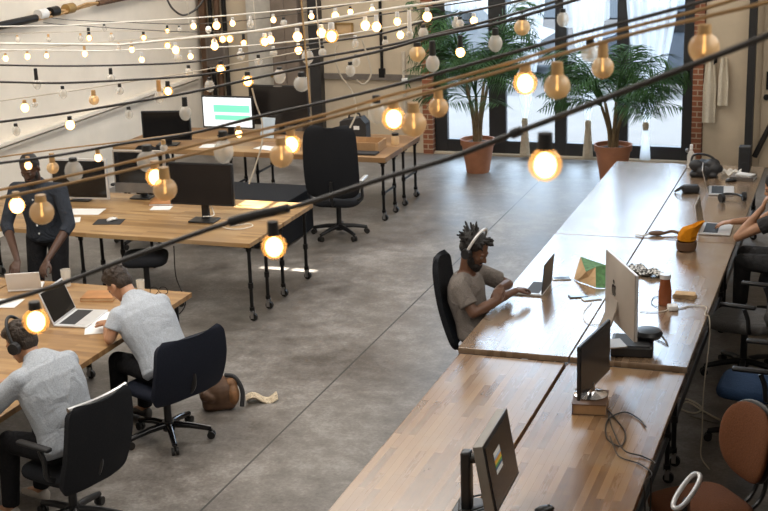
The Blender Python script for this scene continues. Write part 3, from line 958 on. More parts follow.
# backless stool under the pale desk
t = thing('swivel_stool', 'black swivel stool pushed under the pale wooden desk', 'stool', (-6.35, 11.15, 0), 0.4)
star_base(t, rot=0.1, r=.3)
seat_pad(0.42, 0.42, 0.09, 0.5, M['fabric_black'], t)

# ---------------------------------------------------------------- people
def head_frame(c, pitch, yaw=0.0, roll=0.0):
    return Matrix.Translation(V(c)) @ (Matrix.Rotation(yaw, 4, 'Z') @ Matrix.Rotation(pitch, 4, 'Y') @ Matrix.Rotation(roll, 4, 'X'))

def add_hand(mb, w, d, n, thumb, curl=0.5, s=1.0, spread=0.12):
    """w wrist, d direction of the fingers, n palm normal, thumb +1/-1 the side of the thumb"""
    w, d, n = V(w), V(d).normalized(), V(n)
    n = (n - d * n.dot(d)).normalized()
    side = n.cross(d).normalized() * thumb
    kn = []
    for i, o in enumerate((.030, .010, -.010, -.029)):
        k = w + d * (.088 - .006 * abs(i - 1)) * s + side * o * s
        kn.append(k)
        mb.capsule(w + side * o * .6 * s + d * .012, k, .015 * s, .0115 * s, 8)
    mb.capsule(w + d * .03 * s + side * .02 * s, w + d * .06 * s - side * .018 * s, .017 * s, .016 * s, 8)
    for i, (k, L) in enumerate(zip(kn, (.072, .080, .075, .058))):
        p = k
        a = curl * .5
        for j, f in enumerate((.45, .32, .25)):
            a += curl * (.75 if j else .35)
            dd = d * math.cos(a) + n * math.sin(a) + side * spread * (1.2 - i * .8) * .5
            dd.normalize()
            q = p + dd * L * f * s
            mb.capsule(p, q, (.0098 - .0009 * j) * s, (.0092 - .0009 * j) * s, 8)
            p = q
    p = w + d * .022 * s + side * .026 * s
    q = p + (d * .65 + side * .62 + n * .35).normalized() * .042 * s
    r = q + (d * .9 + side * .15 + n * .4).normalized() * .032 * s
    r2 = r + (d * .95 - side * .1 + n * .3).normalized() * .024 * s
    mb.capsule(p, q, .0145 * s, .0118 * s, 8).capsule(q, r, .0115 * s, .0105 * s, 8).capsule(r, r2, .0102 * s, .0085 * s, 8)

def add_head(mb, H, s=1.0):
    def E(c, r, q=None):
        m = H @ Matrix.Translation(V(c) * s) @ (q or Matrix()) @ Matrix.Diagonal((r[0] * s, r[1] * s, r[2] * s, 1))
        bmesh.ops.create_uvsphere(mb.bm, u_segments=18, v_segments=12, radius=1.0, matrix=m)
    def C(a, b, r0, r1):
        mb.capsule(H @ (V(a) * s), H @ (V(b) * s), r0 * s, r1 * s, 10)
    E((-.012, 0, .035), (.096, .075, .092))
    E((.03, 0, -.02), (.064, .062, .085))
    E((.038, 0, -.072), (.05, .05, .038))
    E((.062, 0, -.095), (.026, .028, .018))
    C((.084, 0, .012), (.106, 0, -.024), .009, .0125)
    E((.098, .012, -.028), (.01, .009, .008)); E((.098, -.012, -.028), (.01, .009, .008))
    C((.078, -.036, .024), (.078, .036, .024), .012, .012)
    C((.078, -.018, -.055), (.078, .018, -.055), .011, .011)
    C((.077, -.016, -.067), (.077, .016, -.067), .011, .011)
    for q in (-1, 1):
        E((.052, q * .045, -.022), (.026, .018, .02))
        E((-.008, q * .079, -.008), (.017, .009, .03))
        E((-.004, q * .082, -.026), (.009, .008, .012))

def blend(a, b, t):
    return V(a) * (1 - t) + V(b) * t

def spine_rings(J, grow=0.0, hem=None, top=True, wide=1.0):
    lat_sh = (V(J['shL']) - V(J['shR'])).normalized()
    pel, che, nek = V(J['pelvis']), V(J['chest']), V(J['neck'])
    up = V(J.get('upper', blend(che, nek, .45)))
    lat_p = V((0, 1, 0))
    c = [blend(pel, che, hem if hem is not None else -.25), pel, blend(pel, che, .35), blend(pel, che, .68), che, blend(che, up, .6), up, blend(up, nek, .55), nek]
    w = [.150, .168, .150, .158, .172, .172, .150, .092, .060]
    d = [.100, .120, .108, .112, .120, .116, .095, .070, .056]
    rings = []
    for i in range(len(c)):
        a, b = c[max(i - 1, 0)], c[min(i + 1, len(c) - 1)]
        t = (b - a).normalized()
        lat = (lat_p * (1 - i / 8) + lat_sh * (i / 8)).normalized()
        dep = lat.cross(t).normalized()
        rings.append((c[i], lat * (w[i] * wide + grow), dep * (d[i] * wide + grow)))
    return rings if top else rings[:-1]

def person(label, x, y, yaw, J, skin, shirt, sleeve, trouser, hair, headpitch=0.3, headyaw=0.0, legs=True, shoes=True, handL=None, handR=None, beard=False, collar=False, buttons=0, hs=1.0, shoe_mat=None, wide=1.0, voxel=0.0065):
    t = thing('person', label, 'person', (x, y, 0), yaw)
    H = head_frame(J['head'], headpitch, headyaw, J.get('headroll', 0.0))
    # the body: one continuous skin
    mb = MB()
    add_head(mb, H, hs)
    mb.capsule(J['neck'], H @ V((-.03, 0, -.045)), .056 * hs, .052 * hs, 14)
    mb.loft(spine_rings(J, hem=-.1, wide=wide))
    for S in 'LR':
        sh, el, wr = V(J['sh' + S]), V(J['el' + S]), V(J['wr' + S])
        mb.capsule(blend(J['upper'] if 'upper' in J else J['neck'], sh, .3), sh, .06, .056, 12)
        m1 = blend(sh, el, .45)
        mb.capsule(sh, m1, .056, .047, 12).capsule(m1, el, .047, .039, 12)
        m2 = blend(el, wr, .3)
        mb.capsule(el, m2, .039, .041, 12).capsule(m2, wr, .041, .026, 12)
        hd = (handL if S == 'L' else handR)
        if hd:
            add_hand(mb, wr, hd[0], hd[1], hd[2], hd[3])
        if legs:
            hp, kn, an, toe = V(J['hip' + S]), V(J['kn' + S]), V(J['an' + S]), V(J['toe' + S])
            mb.capsule(hp, kn, .082, .056, 14)
            mb.capsule(kn, blend(kn, an, .3), .055, .056, 14).capsule(blend(kn, an, .3), an, .056, .037, 14)
            mb.capsule(an, toe, .037, .027, 12)
    remeshed(mb, 'body', M[skin], t, voxel, 3)
    # shirt with sleeves that end in a hem
    mb = MB()
    mb.loft(spine_rings(J, grow=.020, hem=-.12, top=collar, wide=wide))
    for S in 'LR':
        sh, el, wr = V(J['sh' + S]), V(J['el' + S]), V(J['wr' + S])
        mb.capsule(blend(J['upper'] if 'upper' in J else J['neck'], sh, .25), sh, .074, .072, 14)
        if sleeve <= 1.0:
            e = blend(sh, el, sleeve)
            mb.cyl(sh, e, .070, .070, 18)
        else:
            e = blend(el, wr, sleeve - 1)
            mb.capsule(sh, el, .070, .056, 14)
            mb.cyl(el, e, .056, .050, 18)
    if collar:
        n0 = V(J['neck'])
        hc = H @ V((-.03, 0, -.045))
        dr = (hc - n0).normalized()
        mb.cyl(n0 - dr * .05, n0 + dr * .022, .084, .070, 18)
    sh_o = remeshed(mb, 'shirt', M[shirt], t, .009, 3)
    for k in range(buttons):
        u = k / max(1, buttons - 1)
        pos = blend(V(J['neck']) + V((.085, 0, -.06)), V(J['pelvis']) + V((.150, 0, .04)), u)
        b = MB().ball(pos + V((.018 * math.sin(u * PI) , 0, 0)), (.007, .009, .009), u=10, v=6).build('button', M['white_plastic'], sh_o)
    if legs:
        mb = MB()
        p = V(J['pelvis'])
        mb.ball(p + V((0, 0, .0)), (.135, .185, .105))
        for S in 'LR':
            hp, kn, an = V(J['hip' + S]), V(J['kn' + S]), V(J['an' + S])
            mb.capsule(hp, kn, .098, .072, 14)
            mb.capsule(kn, blend(kn, an, .35), .071, .066, 14).cyl(blend(kn, an, .35), blend(kn, an, .94), .066, .056, 16)
        remeshed(mb, 'trousers', M[trouser], t, .010, 3)
        if shoes:
            for S in 'LR':
                an, toe = V(J['an' + S]), V(J['toe' + S])
                f = (toe - an); f.z = 0; f.normalize()
                lt = V((-f.y, f.x, 0))
                mb = MB()
                zb = min(an.z, toe.z) - .035
                rings = []
                for q, w_, h_ in ((-.055, .02, .05), (-.045, .034, .085), (0, .037, .10), (.05, .040, .08), (.11, .046, .058), (.16, .042, .048), (.195, .022, .035)):
                    c = V((an.x, an.y, 0)) + f * q + V((0, 0, zb + h_ / 2))
                    rings.append((c, lt * w_, V((0, 0, h_ / 2))))
                mb.loft(rings, 14).build('shoe', M[shoe_mat or 'shoe'], t, ang=1.2)
    # eyes and lips
    for q in (-1, 1):
        MB().ball(H @ (V((.079, q * .032, .004)) * hs), .0115 * hs, u=12, v=8).build('eye', M['eye'], t)
    MB().capsule(H @ (V((.089, -.016, -.061)) * hs), H @ (V((.089, .016, -.061)) * hs), .0045, .0045, 8).build('lips', M['lip'], t)
    # hair
    mb = MB()
    def E(c, r):
        m = H @ Matrix.Translation(V(c) * hs) @ Matrix.Diagonal((r[0] * hs, r[1] * hs, r[2] * hs, 1))
        bmesh.ops.create_uvsphere(mb.bm, u_segments=18, v_segments=12, radius=1.0, matrix=m)
    rng = random.Random(len(label))
    if hair[0] == 'short':
        E((-.024, 0, .05), (.098, .084, .092)); E((-.05, 0, .0), (.064, .076, .07)); E((.02, 0, .095), (.075, .066, .045))
        for k in range(70):
            a, b = rng.uniform(0, 2 * PI), rng.uniform(.0, 1.3)
            p = V((-.024 + .095 * math.cos(a) * math.sin(b), .08 * math.sin(a) * math.sin(b), .055 + .088 * math.cos(b)))
            E(p, (.016, .014, .012))
    elif hair[0] == 'cropped':
        E((-.02, 0, .045), (.094, .079, .09)); E((-.04, 0, .01), (.07, .076, .07))
    elif hair[0] == 'twists':
        E((-.03, 0, .055), (.1, .09, .085)); E((-.06, 0, 0), (.06, .078, .06))
        for k in range(110):
            a, b = rng.uniform(0, 2 * PI), rng.uniform(.0, 1.55)
            d = V((math.cos(a) * math.sin(b), math.sin(a) * math.sin(b), math.cos(b)))
            if d.x > .8 and d.z < .5:
                continue
            p = V((-.03, 0, .05)) + V((d.x * .088, d.y * .08, d.z * .075))
            q = p + d * rng.uniform(.034, .064) + V((rng.uniform(-.018, .018), rng.uniform(-.018, .018), rng.uniform(-.02, .01)))
            if abs(q.x + .01) < .045 and q.z > -.1:
                q = p + d * .012
            mb.capsule(H @ (p * hs), H @ (q * hs), .013, .0085, 7)
    elif hair[0] == 'long':
        E((-.024, 0, .05), (.102, .088, .095)); E((-.06, 0, -.05), (.055, .08, .12)); E((-.07, 0, -.14), (.045, .07, .09))
    remeshed(mb, 'hair', M[hair[1]], t, .006, 2)
    if beard:
        mb = MB()
        E((.05, 0, -.085), (.052, .056, .043)); E((.03, .05, -.055), (.03, .018, .045)); E((.03, -.05, -.055), (.03, .018, .045)); E((.072, 0, -.105), (.03, .036, .03))
        E((.083, 0, -.043), (.014, .032, .008))
        remeshed(mb, 'beard', M[hair[1]], t, .006, 2)
    return t, H

def headphones(label, x, y, yaw, H, metal='plastic', r=0.108):
    c = H.translation
    cs, sn = math.cos(yaw), math.sin(yaw)
    t = thing('headphones', label, 'headphones', (x + c.x * cs - c.y * sn, y + c.x * sn + c.y * cs, c.z), yaw)
    Hr = Matrix.Translation(-c) @ H
    pts = [Hr @ V((-.012, r * math.sin(a), .012 + (r + .062) * math.cos(a))) for a in [(-1.5 + 3.0 * k / 20) for k in range(21)]]
    MB().tube(pts, 0.011, seg=10).build('headband', M[metal], t)
    for s in (-1, 1):
        a, b = Hr @ V((-.008, s * (r - .012), -.002)), Hr @ V((-.008, s * (r + .022), -.002))
        cup = MB().cyl(a, b, .042, .036, 20).build('ear_cup', M['plastic'], t)
        a2 = Hr @ V((-.008, s * (r - .016), -.002))
        MB().cyl(a2, a, .04, .044, 20).build('cushion', M['plastic_soft'], cup)
    return t

# seated man writing
J = dict(pelvis=(-.02, 0, .575), chest=(.17, 0, .84), upper=(.26, 0, .955), neck=(.345, 0, 1.025), head=(.475, .0, 1.10),
         shL=(.265, .195, .945), shR=(.255, -.195, .945), elL=(.27, .285, .80), elR=(.36, -.30, .82), wrL=(.49, .13, .826), wrR=(.56, -.17, .822),
         hipL=(.02, .10, .555), hipR=(.02, -.10, .555), knL=(.40, .13, .56), knR=(.40, -.13, .56), anL=(.43, .13, .085), anR=(.46, -.13, .085), toeL=(.55, .14, .05), toeR=(.58, -.14, .05))
person('seated person in a pale grey short-sleeved shirt bent over writing on paper', -4.69, 8.43, Y2, J, 'skin_tan', 'shirt_pale', .62, 'trouser', ('short', 'hair_brown'),
       headpitch=.75, headyaw=.25, handL=((.9, -.3, -.02), (0, 0, -1), -1, .35), handR=((.8, .4, -.02), (0, .2, -1), 1, .4), collar=True, wide=1.24)
# seated man with headphones
J = dict(pelvis=(-.02, 0, .575), chest=(.10, 0, .89), upper=(.165, 0, 1.035), neck=(.245, 0, 1.095), head=(.35, .0, 1.175),
         shL=(.17, .205, 1.02), shR=(.17, -.205, 1.02), elL=(.36, .33, .82), elR=(.42, -.29, .81), wrL=(.58, .22, .81), wrR=(.64, -.16, .81),
         hipL=(.02, .10, .555), hipR=(.02, -.10, .555), knL=(.38, .16, .56), knR=(.38, -.13, .56), anL=(.42, .17, .085), anR=(.46, -.13, .085), toeL=(.54, .18, .05), toeR=(.58, -.14, .05))
p1, H1 = person('seated person with headphones in a pale striped shirt, back to the empty floor', -4.64, 7.02, Y1, J, 'skin_tan', 'shirt_pale2', .9, 'trouser', ('short', 'hair_brown'),
       headpitch=.45, headyaw=.35, handL=((.8, -.5, -.03), (0, 0, -1), -1, .4), handR=((.9, .3, -.03), (0, 0, -1), 1, .3), collar=True, shoe_mat='sneaker', wide=1.28)
headphones('black headphones worn by the man with the striped shirt', -4.64, 7.02, Y1, H1)
# man standing at the table
Y3 = math.atan2(-1, .12)
J = dict(pelvis=(-.03, 0, .93), chest=(.03, 0, 1.22), upper=(.06, 0, 1.35), neck=(.09, 0, 1.425), head=(.17, 0, 1.565),
         shL=(.06, .205, 1.345), shR=(.06, -.205, 1.345), elL=(.16, .31, 1.07), elR=(.18, -.27, 1.06), wrL=(.50, .24, .84), wrR=(.52, -.02, .84),
         hipL=(-.03, .10, .90), hipR=(-.03, -.10, .90), knL=(.04, .12, .50), knR=(.03, -.12, .50), anL=(-.02, .13, .085), anR=(-.06, -.13, .085), toeL=(.12, .15, .05), toeR=(.08, -.15, .05))
person('standing person in a dark button-up denim shirt leaning both hands on the table', -6.83, 10.28, Y3, J, 'skin_dark', 'denim', 1.25, 'trouser', ('cropped', 'hair'),
       headpitch=.55, handL=((.75, -.1, -.6), (.3, 0, -1), -1, .5), handR=((.75, .1, -.6), (.3, 0, -1), 1, .5), beard=True, collar=True, buttons=6)
# man with folded arms at the long tables
J = dict(pelvis=(.13, 0, .575), chest=(.06, 0, .85), upper=(.06, 0, .985), neck=(.07, 0, 1.06), head=(.135, -.02, 1.215),
         shL=(.09, .19, .99), shR=(.06, -.19, .98), elL=(.30, .33, .86), elR=(.18, -.24, .80), wrL=(.31, .06, .92), wrR=(.40, .14, .872),
         hipL=(.20, .10, .56), hipR=(.20, -.10, .56), knL=(.62, .13, .56), knR=(.62, -.13, .56), anL=(.66, .13, .085), anR=(.66, -.13, .085), toeL=(.78, .14, .05), toeR=(.78, -.14, .05))
p4, H4 = person('seated bearded person in a taupe tee with folded arms at the long tables', -2.87, 9.68, 0.0, J, 'skin_brown', 'tee', .72, 'trouser', ('twists', 'hair'),
       headpitch=.5, headyaw=-.22, handL=((-.05, -.9, -.25), (-.3, .1, -.9), -1, .75), handR=((.45, .85, .0), (0, 0, -1), 1, .45), beard=True, hs=1.05, wide=1.0)
headphones('headphones with a silver band on the bearded man in the taupe tee', -2.87, 9.68, 0.0, H4, 'silver_lt', r=.114)
# woman typing, mostly beyond the frame
J = dict(pelvis=(-.02, 0, .575), chest=(.02, 0, .88), upper=(.03, 0, 1.01), neck=(.05, 0, 1.075), head=(.11, 0, 1.22),
         shL=(.04, .18, 1.005), shR=(.04, -.18, 1.005), elL=(.40, .20, .815), elR=(.24, -.26, .86), wrL=(.21, .10, 1.06), wrR=(.48, -.13, .862),
         hipL=(.02, .10, .56), hipR=(.02, -.10, .56), knL=(.36, .15, .585), knR=(.36, -.12, .585), anL=(.38, .03, .085), anR=(.38, -.16, .085), toeL=(.50, .03, .05), toeR=(.50, -.16, .05))
person('seated person in dark clothes with bare forearms typing on a silver laptop', -.64, 12.12, PI, J, 'skin_tan', 'jeans', .5, 'jeans', ('long', 'hair'),
       headpitch=.4, handL=((-.3, -.1, .9), (-.9, -.2, -.3), -1, .6), handR=((.95, .1, -.12), (0, 0, -1), 1, .45), wide=.92)
task_chair('black office chair of the person typing in dark clothes', -.62, 12.12, PI, M['fabric_black'], bz=(.5, .98), bx=(-.24, -.3), rot=.63, arms=False)

# ---------------------------------------------------------------- things on the tables
CAMP = V((0, 0, 4.0695))
RM = Matrix(((0.94422725, 0.32785619, -0.03074445), (0.06245858, -0.26998271, -0.96083727), (-0.32331692, 0.90532848, -0.27540247)))
def onz(px, py, z):
    """the point at height z that the photograph shows at this spot"""
    d = RM.transposed() @ V(((px - 384) / 1404.85, (py - 255.5) / 1404.85, 1))
    return CAMP + d * ((z - CAMP.z) / d.z)

def rounded(t, name, mat, c, d, bev, rot=None, seg=3):
    return MB().box(c, d, rot, bev, seg).build(name, mat, t)

def display(label, x, y, z, yaw, w, h, zb, lean=0.0, frame='plastic', screen='gloss', th=.04, neck=True, base=(.26, .2), name='monitor', bezel=.018, back=0.0):
    """faces +x; zb: height of the panel's lower edge above z"""
    t = thing(name, label, 'monitor', (x, y, z), yaw)
    L = Matrix.Translation((back, 0, zb)) @ Matrix.Rotation(-lean, 4, 'Y')
    mb = MB(); mb.box((0, 0, 0), (th, w, h), L @ Matrix.Translation((0, 0, h / 2)), .006, 2); mb.build('housing', M[frame], t)
    mb = MB(); mb.box((0, 0, 0), (.004, w - 2 * bezel, h - 2 * bezel), L @ Matrix.Translation((th / 2 + .001, 0, h / 2))); mb.build('screen', M[screen], t, smooth=False)
    if neck:
        mb = MB()
        mb.box((-th / 2 - .035 + back, 0, (zb + h * .45) / 2 + .01), (.04, .075, zb + h * .45), bev=.008)
        mb.build('neck', M['plastic'], t)
        rounded(t, 'base', M['plastic'], (-.01 + back, 0, .009), (base[1], base[0], .016), .006)
    return t, L

# mid desk
t, L = display('black monitor on a square foot on the pale wooden desk', -5.965, 11.64, .751, -PI / 2 + .05, .655, .41, .16, base=(.26, .19), screen='screen_dull')
MB().tube(smooth_pts([(-.05, .03, .2), (-.08, .06, .1), (.0, .1, .06), (.02, .0, .05)], 6), .005).build('cable', M['cord_white'], t)
t, L = display('dark screen with a bright silver edge beside the standing man', -7.59, 12.13, .751, -PI / 2 + .12, .62, .42, .02, frame='silver_lt', th=.035, base=(.2, .14), bezel=.022)
t, L = display('older desktop screen with a grey chin behind the silver-edged screen', -7.02, 12.36, .751, -PI / 2 + .1, .56, .44, .06, frame='silver', th=.05, base=(.22, .16))
MB().box((.027, 0, .115), (.006, .55, .10)).build('chin', plain('dim_grey_aluminium', (.2, .19, .18), .4, .4), t)
o = MB().box((0, 0, .003), (.27, .2, .005), bev=.002).build('mouse_pad', M['plastic_soft']); o.location = (-6.86, 11.41, .7505); o.rotation_euler.z = .25
tag(o, 'black mouse pad under a white mouse on the pale desk', 'mouse pad')
def mouse(label, x, y, z, rz, mat):
    t = thing('computer_mouse', label, 'mouse', (x, y, z), rz)
    MB().loft([((-.055, 0, .008), (0, .012, 0), (0, 0, .008)), ((-.045, 0, .013), (0, .026, 0), (0, 0, .013)), ((-.01, 0, .017), (0, .031, 0), (0, 0, .017)), ((.03, 0, .014), (0, .029, 0), (0, 0, .014)), ((.052, 0, .010), (0, .022, 0), (0, 0, .010)), ((.058, 0, .007), (0, .01, 0), (0, 0, .006))], 18).build('body', M[mat], t, ang=1.3)
    MB().cyl((.03, -.004, .026), (.03, .004, .026), .007).build('scroll_wheel', M['plastic_soft'], t)
    return t
mouse('white mouse on the black mouse pad', -6.85, 11.45, .7565, 1.2, 'white_plastic')
def sheet(label, x, y, z, rz, w=.21, d=.297, mat='paper', name='paper_sheet', cat='paper', h=.0025):
    o = MB().box((0, 0, h / 2), (w, d, h)).build(name, M[mat], smooth=False)
    o.location = (x, y, z); o.rotation_euler.z = rz
    return tag(o, label, cat)
sheet('white paper on the desk just past the standing man', -7.32, 11.36, .7515, .5, .3, .2)
sheet('loose grey paper below the silver-edged screen on the desk', -7.3, 11.72, .7515, .2, .34, .24)
def book(label, x, y, z, rz, w, d, h, cover, pages='kraft', name='notebook', cat='notebook'):
    t = thing(name, label, cat, (x, y, z), rz)
    MB().box((0, 0, h / 2), (w - .008, d - .006, h - .006)).build('pages', M[pages], t, smooth=False)
    mb = MB(); mb.box((0, 0, .002), (w, d, .004)); mb.box((0, 0, h - .002), (w, d, .004)); mb.box((-w / 2 + .002, 0, h / 2), (.004, d, h))
    mb.build('cover', M[cover], t, smooth=False)
    return t
book('tan notebook on papers under the amber bulbs on the pale desk', -6.72, 12.25, .7515, .3, .24, .3, .02, 'leather', 'paper')
sheet('white sheet peeking from under the tan notebook', -6.62, 12.02, .7512, .25, .2, .16)
mb = MB(); mb.tube(smooth_pts([(-5.62, 11.5, .757), (-5.5, 11.62, .757), (-5.42, 11.55, .757), (-5.5, 11.42, .757), (-5.66, 11.44, .757), (-5.72, 11.6, .757), (-5.55, 11.7, .757)], 8), .005)
tag(mb.build('cable_loop', M['cord_white']), 'white cable loop lying near the corner of the pale desk', 'cable')
mb = MB(); mb.tube(smooth_pts([(-5.95, 10.98, .69), (-5.94, 10.96, .4), (-5.86, 10.95, .15), (-6.0, 10.9, .012), (-6.3, 10.95, .012), (-6.55, 10.8, .012), (-6.9, 10.9, .012)], 8), .006)
tag(mb.build('floor_cable', M['cord_black']), 'black cable drooping from the pale desk to the floor', 'cable')

# plank tables at the back
t, L = display('bright monitor showing a white page on the plank table', -7.56, 15.6, .751, -PI / 2, .69, .40, .095, frame='plastic', screen='plastic', neck=True)
m_scr = emis('lit_white_page', (.86, .92, .97), .78)
m_grn = emis('lit_green_bar', (.20, .74, .50), 0.85)
s = [c for c in t.children if c.name.startswith('screen')][0]; s.data.materials.clear(); s.data.materials.append(m_scr)
for a, b, u0, u1 in ((.26, .50, .04, .78), (.60, .76, .04, .76)):
    MB().box((0, 0, 0), (.003, .66 * (u1 - u0), .37 * (b - a)), L @ Matrix.Translation((.0245, .33 - .66 * (u0 + u1) / 2, .015 + .37 * (1 - (a + b) / 2)))).build('page_bar', m_grn, s, smooth=False).parent = s
t, L = display('wide black monitor beside the bright one on the plank table', -6.98, 15.86, .751, -PI / 2, .80, .50, .10, screen='screen_dull')
MB().box((.024, 0, .59), (.003, .11, .012)).build('badge', M['silver'], t)
t = thing('propped_card', 'pale blue sheet propped against the wide black monitor', 'card', (-7.0, 15.52, .751), -.15)
MB().box((0, 0, .13), (.19, .008, .25), rotm(-.25)).build('card', plain('pale_blue_sheet', (.55, .66, .76), .5), t, smooth=False)
MB().box((0, .05, .08), (.1, .1, .004), rotm(.9)).build('stand', M['white_plastic'], t)
display('plain black monitor at the far end of the plank table', -8.05, 14.9, .751, -PI / 2 + .25, .6, .36, .06)
t = thing('storage_case', 'black case with a pale label on the plank table', 'case', (-5.93, 15.70, .751), .08)
MB().prism([(-.17, 0), (.17, 0), (.165, .2), (.1, .27), (-.1, .24), (-.16, .22)], -.1, .1, rotm(PI / 2)).build('body', M['plastic_soft'], t, ang=.4)
MB().box((.05, -.102, .15), (.07, .004, .045)).build('label', M['paper'], t)
MB().tube(smooth_pts([(-.07, 0, .245), (-.05, 0, .30), (.05, 0, .31), (.08, 0, .262)], 6), .012).build('handle', M['plastic'], t)
def open_box(name, label, cat, loc, rz, w, d, h, mat, th=.012):
    t = thing(name, label, cat, loc, rz)
    MB().box((0, 0, th / 2), (w, d, th)).build('bottom', M[mat], t, smooth=False)
    for c, dd in (((0, -d / 2 + th / 2, h / 2 + th / 2), (w, th, h - th)), ((0, d / 2 - th / 2, h / 2 + th / 2), (w, th, h - th)), ((-w / 2 + th / 2, 0, h / 2 + th / 2), (th, d - 2 * th, h - th)), ((w / 2 - th / 2, 0, h / 2 + th / 2), (th, d - 2 * th, h - th))):
        MB().box(c, dd).build('side_board', M[mat], t, smooth=False)
    return t
open_box('wooden_tray', 'shallow wooden tray on the plank table by the big black chair', 'tray', (-5.62, 15.12, .751), .06, .48, .34, .11, 'wood_box')
t = thing('storage_jar', 'small glass jar with a dark lid at the plank table corner', 'jar', (-5.33, 15.45, .751))
MB().lathe([(.03, 0), (.048, .005), (.05, .08), (.04, .1), (.036, .11)], seg=20).build('jar', M['glass_amber'], t)
MB().cyl((0, 0, .108), (0, 0, .135), .042).build('lid', M['plastic'], t)
sheet('white papers on the plank table below the bright monitor', -7.45, 14.95, .752, .2, .34, .22)
sheet('small white paper on the plank table by the wide monitor', -6.75, 14.95, .752, -.3, .3, .2)
o = MB().box((0, 0, .012), (.3, .16, .022), bev=.006).build('keyboard', M['plastic_soft']); o.location = (-5.5, 14.86, .752); tag(o, 'flat black keyboard at the plank table edge below the tray', 'keyboard')
t = thing('storage_bench', 'low black bench standing between the pale desk and the plank table', 'bench', (-6.42, 13.75, 0), 0.0)
t['label'] = 'low black storage chest between the pale desk and the plank table'
t.name = 'storage_chest'; t['category'] = 'chest'
MB().box((0, 0, .25), (1.04, .9, .46), bev=.01).build('body', M['fabric_black'], t)
MB().box((0, 0, .495), (1.08, .94, .03), bev=.008).build('lid', M['fabric_black'], t)

# front table
def laptop(label, x, y, z, yaw, w, d, angle, lid, base, lidmat='silver', screen='gloss', keys='plastic_soft', lift=0.0, back='silver'):
    """hinge at the origin, base towards +x"""
    t = thing('laptop', label, 'laptop', (x, y, z), yaw)
    MB().box((d / 2, 0, .009 + lift), (d, w, .016), bev=.006, seg=3).build('base', M[base], t)
    MB().box((d * .36, 0, .0178 + lift), (d * .46, w * .84, .0012)).build('keyboard', M[keys], t, smooth=False)
    MB().box((d * .8, 0, .0178 + lift), (d * .3, w * .32, .0010)).build('touchpad', M['silver_lt' if base != 'plastic' else 'plastic_soft'], t, smooth=False)
    L = Matrix.Translation((0.004, 0, .018 + lift)) @ Matrix.Rotation(-(angle - PI / 2), 4, 'Y')
    MB().box((0, 0, 0), (.008, w, lid), L @ Matrix.Translation((0, 0, lid / 2)), .003).build('lid', M[back], t)
    MB().box((0, 0, 0), (.002, w * .94, lid * .9), L @ Matrix.Translation((.0046, 0, lid / 2))).build('screen', M[screen], t, smooth=False)
    return t
laptop('open silver laptop with a dark screen before the man writing', -5.70, 8.72, .751, .12, .40, .27, 1.95, .26, 'silver_lt', back='silver_lt')
laptop('half closed white laptop in front of the standing man', -6.40, 9.26, .751, PI / 2 + .45, .27, .2, 2.0, .17, 'white_plastic', back='white_plastic')
sheet('white paper half under the silver laptop before the writing man', -5.33, 8.60, .752, .5)
sheet('white paper written on by the man in the plain grey shirt', -5.37, 8.80, .7555, .28)
book('brown leather notebook beside the head of the writing man', -5.70, 9.25, .751, .25, .26, .21, .03, 'leather')
def tumbler(label, x, y, z, r=.036, h=.12):
    t = thing('drinking_glass', label, 'glass', (x, y, z))
    MB().lathe([(r * .8, 0), (r * .85, .002), (r, h), (r * .93, h), (r * .78, .012), (.001, .01)], seg=24).build('glass', M['glass_bulb'], t)
    MB().lathe([(.001, .012), (r * .76, .013), (r * .86, h * .6), (.001, h * .6)], seg=20).build('water', M['glass_pane'], t)
    return t
tumbler('water glass near the standing man on the front table', -6.14, 9.47, .751, .042, .14)
tumbler('small glass behind the head of the writing man', -5.44, 9.44, .751, .034, .11)
o = MB().tube(smooth_pts([(-.07, 0, .02), (-.06, 0, .06), (-.02, 0, .065), (0, 0, .04), (.02, 0, .065), (.06, 0, .06), (.07, 0, .02), (.03, 0, .005), (0, 0, .03), (-.03, 0, .005), (-.07, 0, .02)], 5), .003).build('eyeglasses', M['iron']); o.location = (-5.27, 9.42, .752); o.rotation_euler.z = .3
tag(o, 'thin wire eyeglasses standing near the front table corner', 'eyeglasses')
def phone(label, x, y, z, rz, mat='silver_lt'):
    t = thing('smartphone', label, 'phone', (x, y, z), rz)
    MB().box((0, 0, .0045), (.072, .145, .008), bev=.003).build('body', M[mat], t)
    MB().box((0, 0, .0087), (.064, .13, .0008)).build('screen', M['gloss'], t, smooth=False)
    return t
phone('dark phone beside the silver laptop lid on the front table', -6.06, 9.2, .751, .4, 'plastic')
sheet('white paper near the table edge by the man with headphones', -6.4, 8.93, .752, .2, .3, .22)
sheet('crumpled pale wrapper by the hands of the man with headphones', -5.55, 7.42, .752, .6, .2, .16, 'paper', 'paper_wrapper', 'paper', .02)

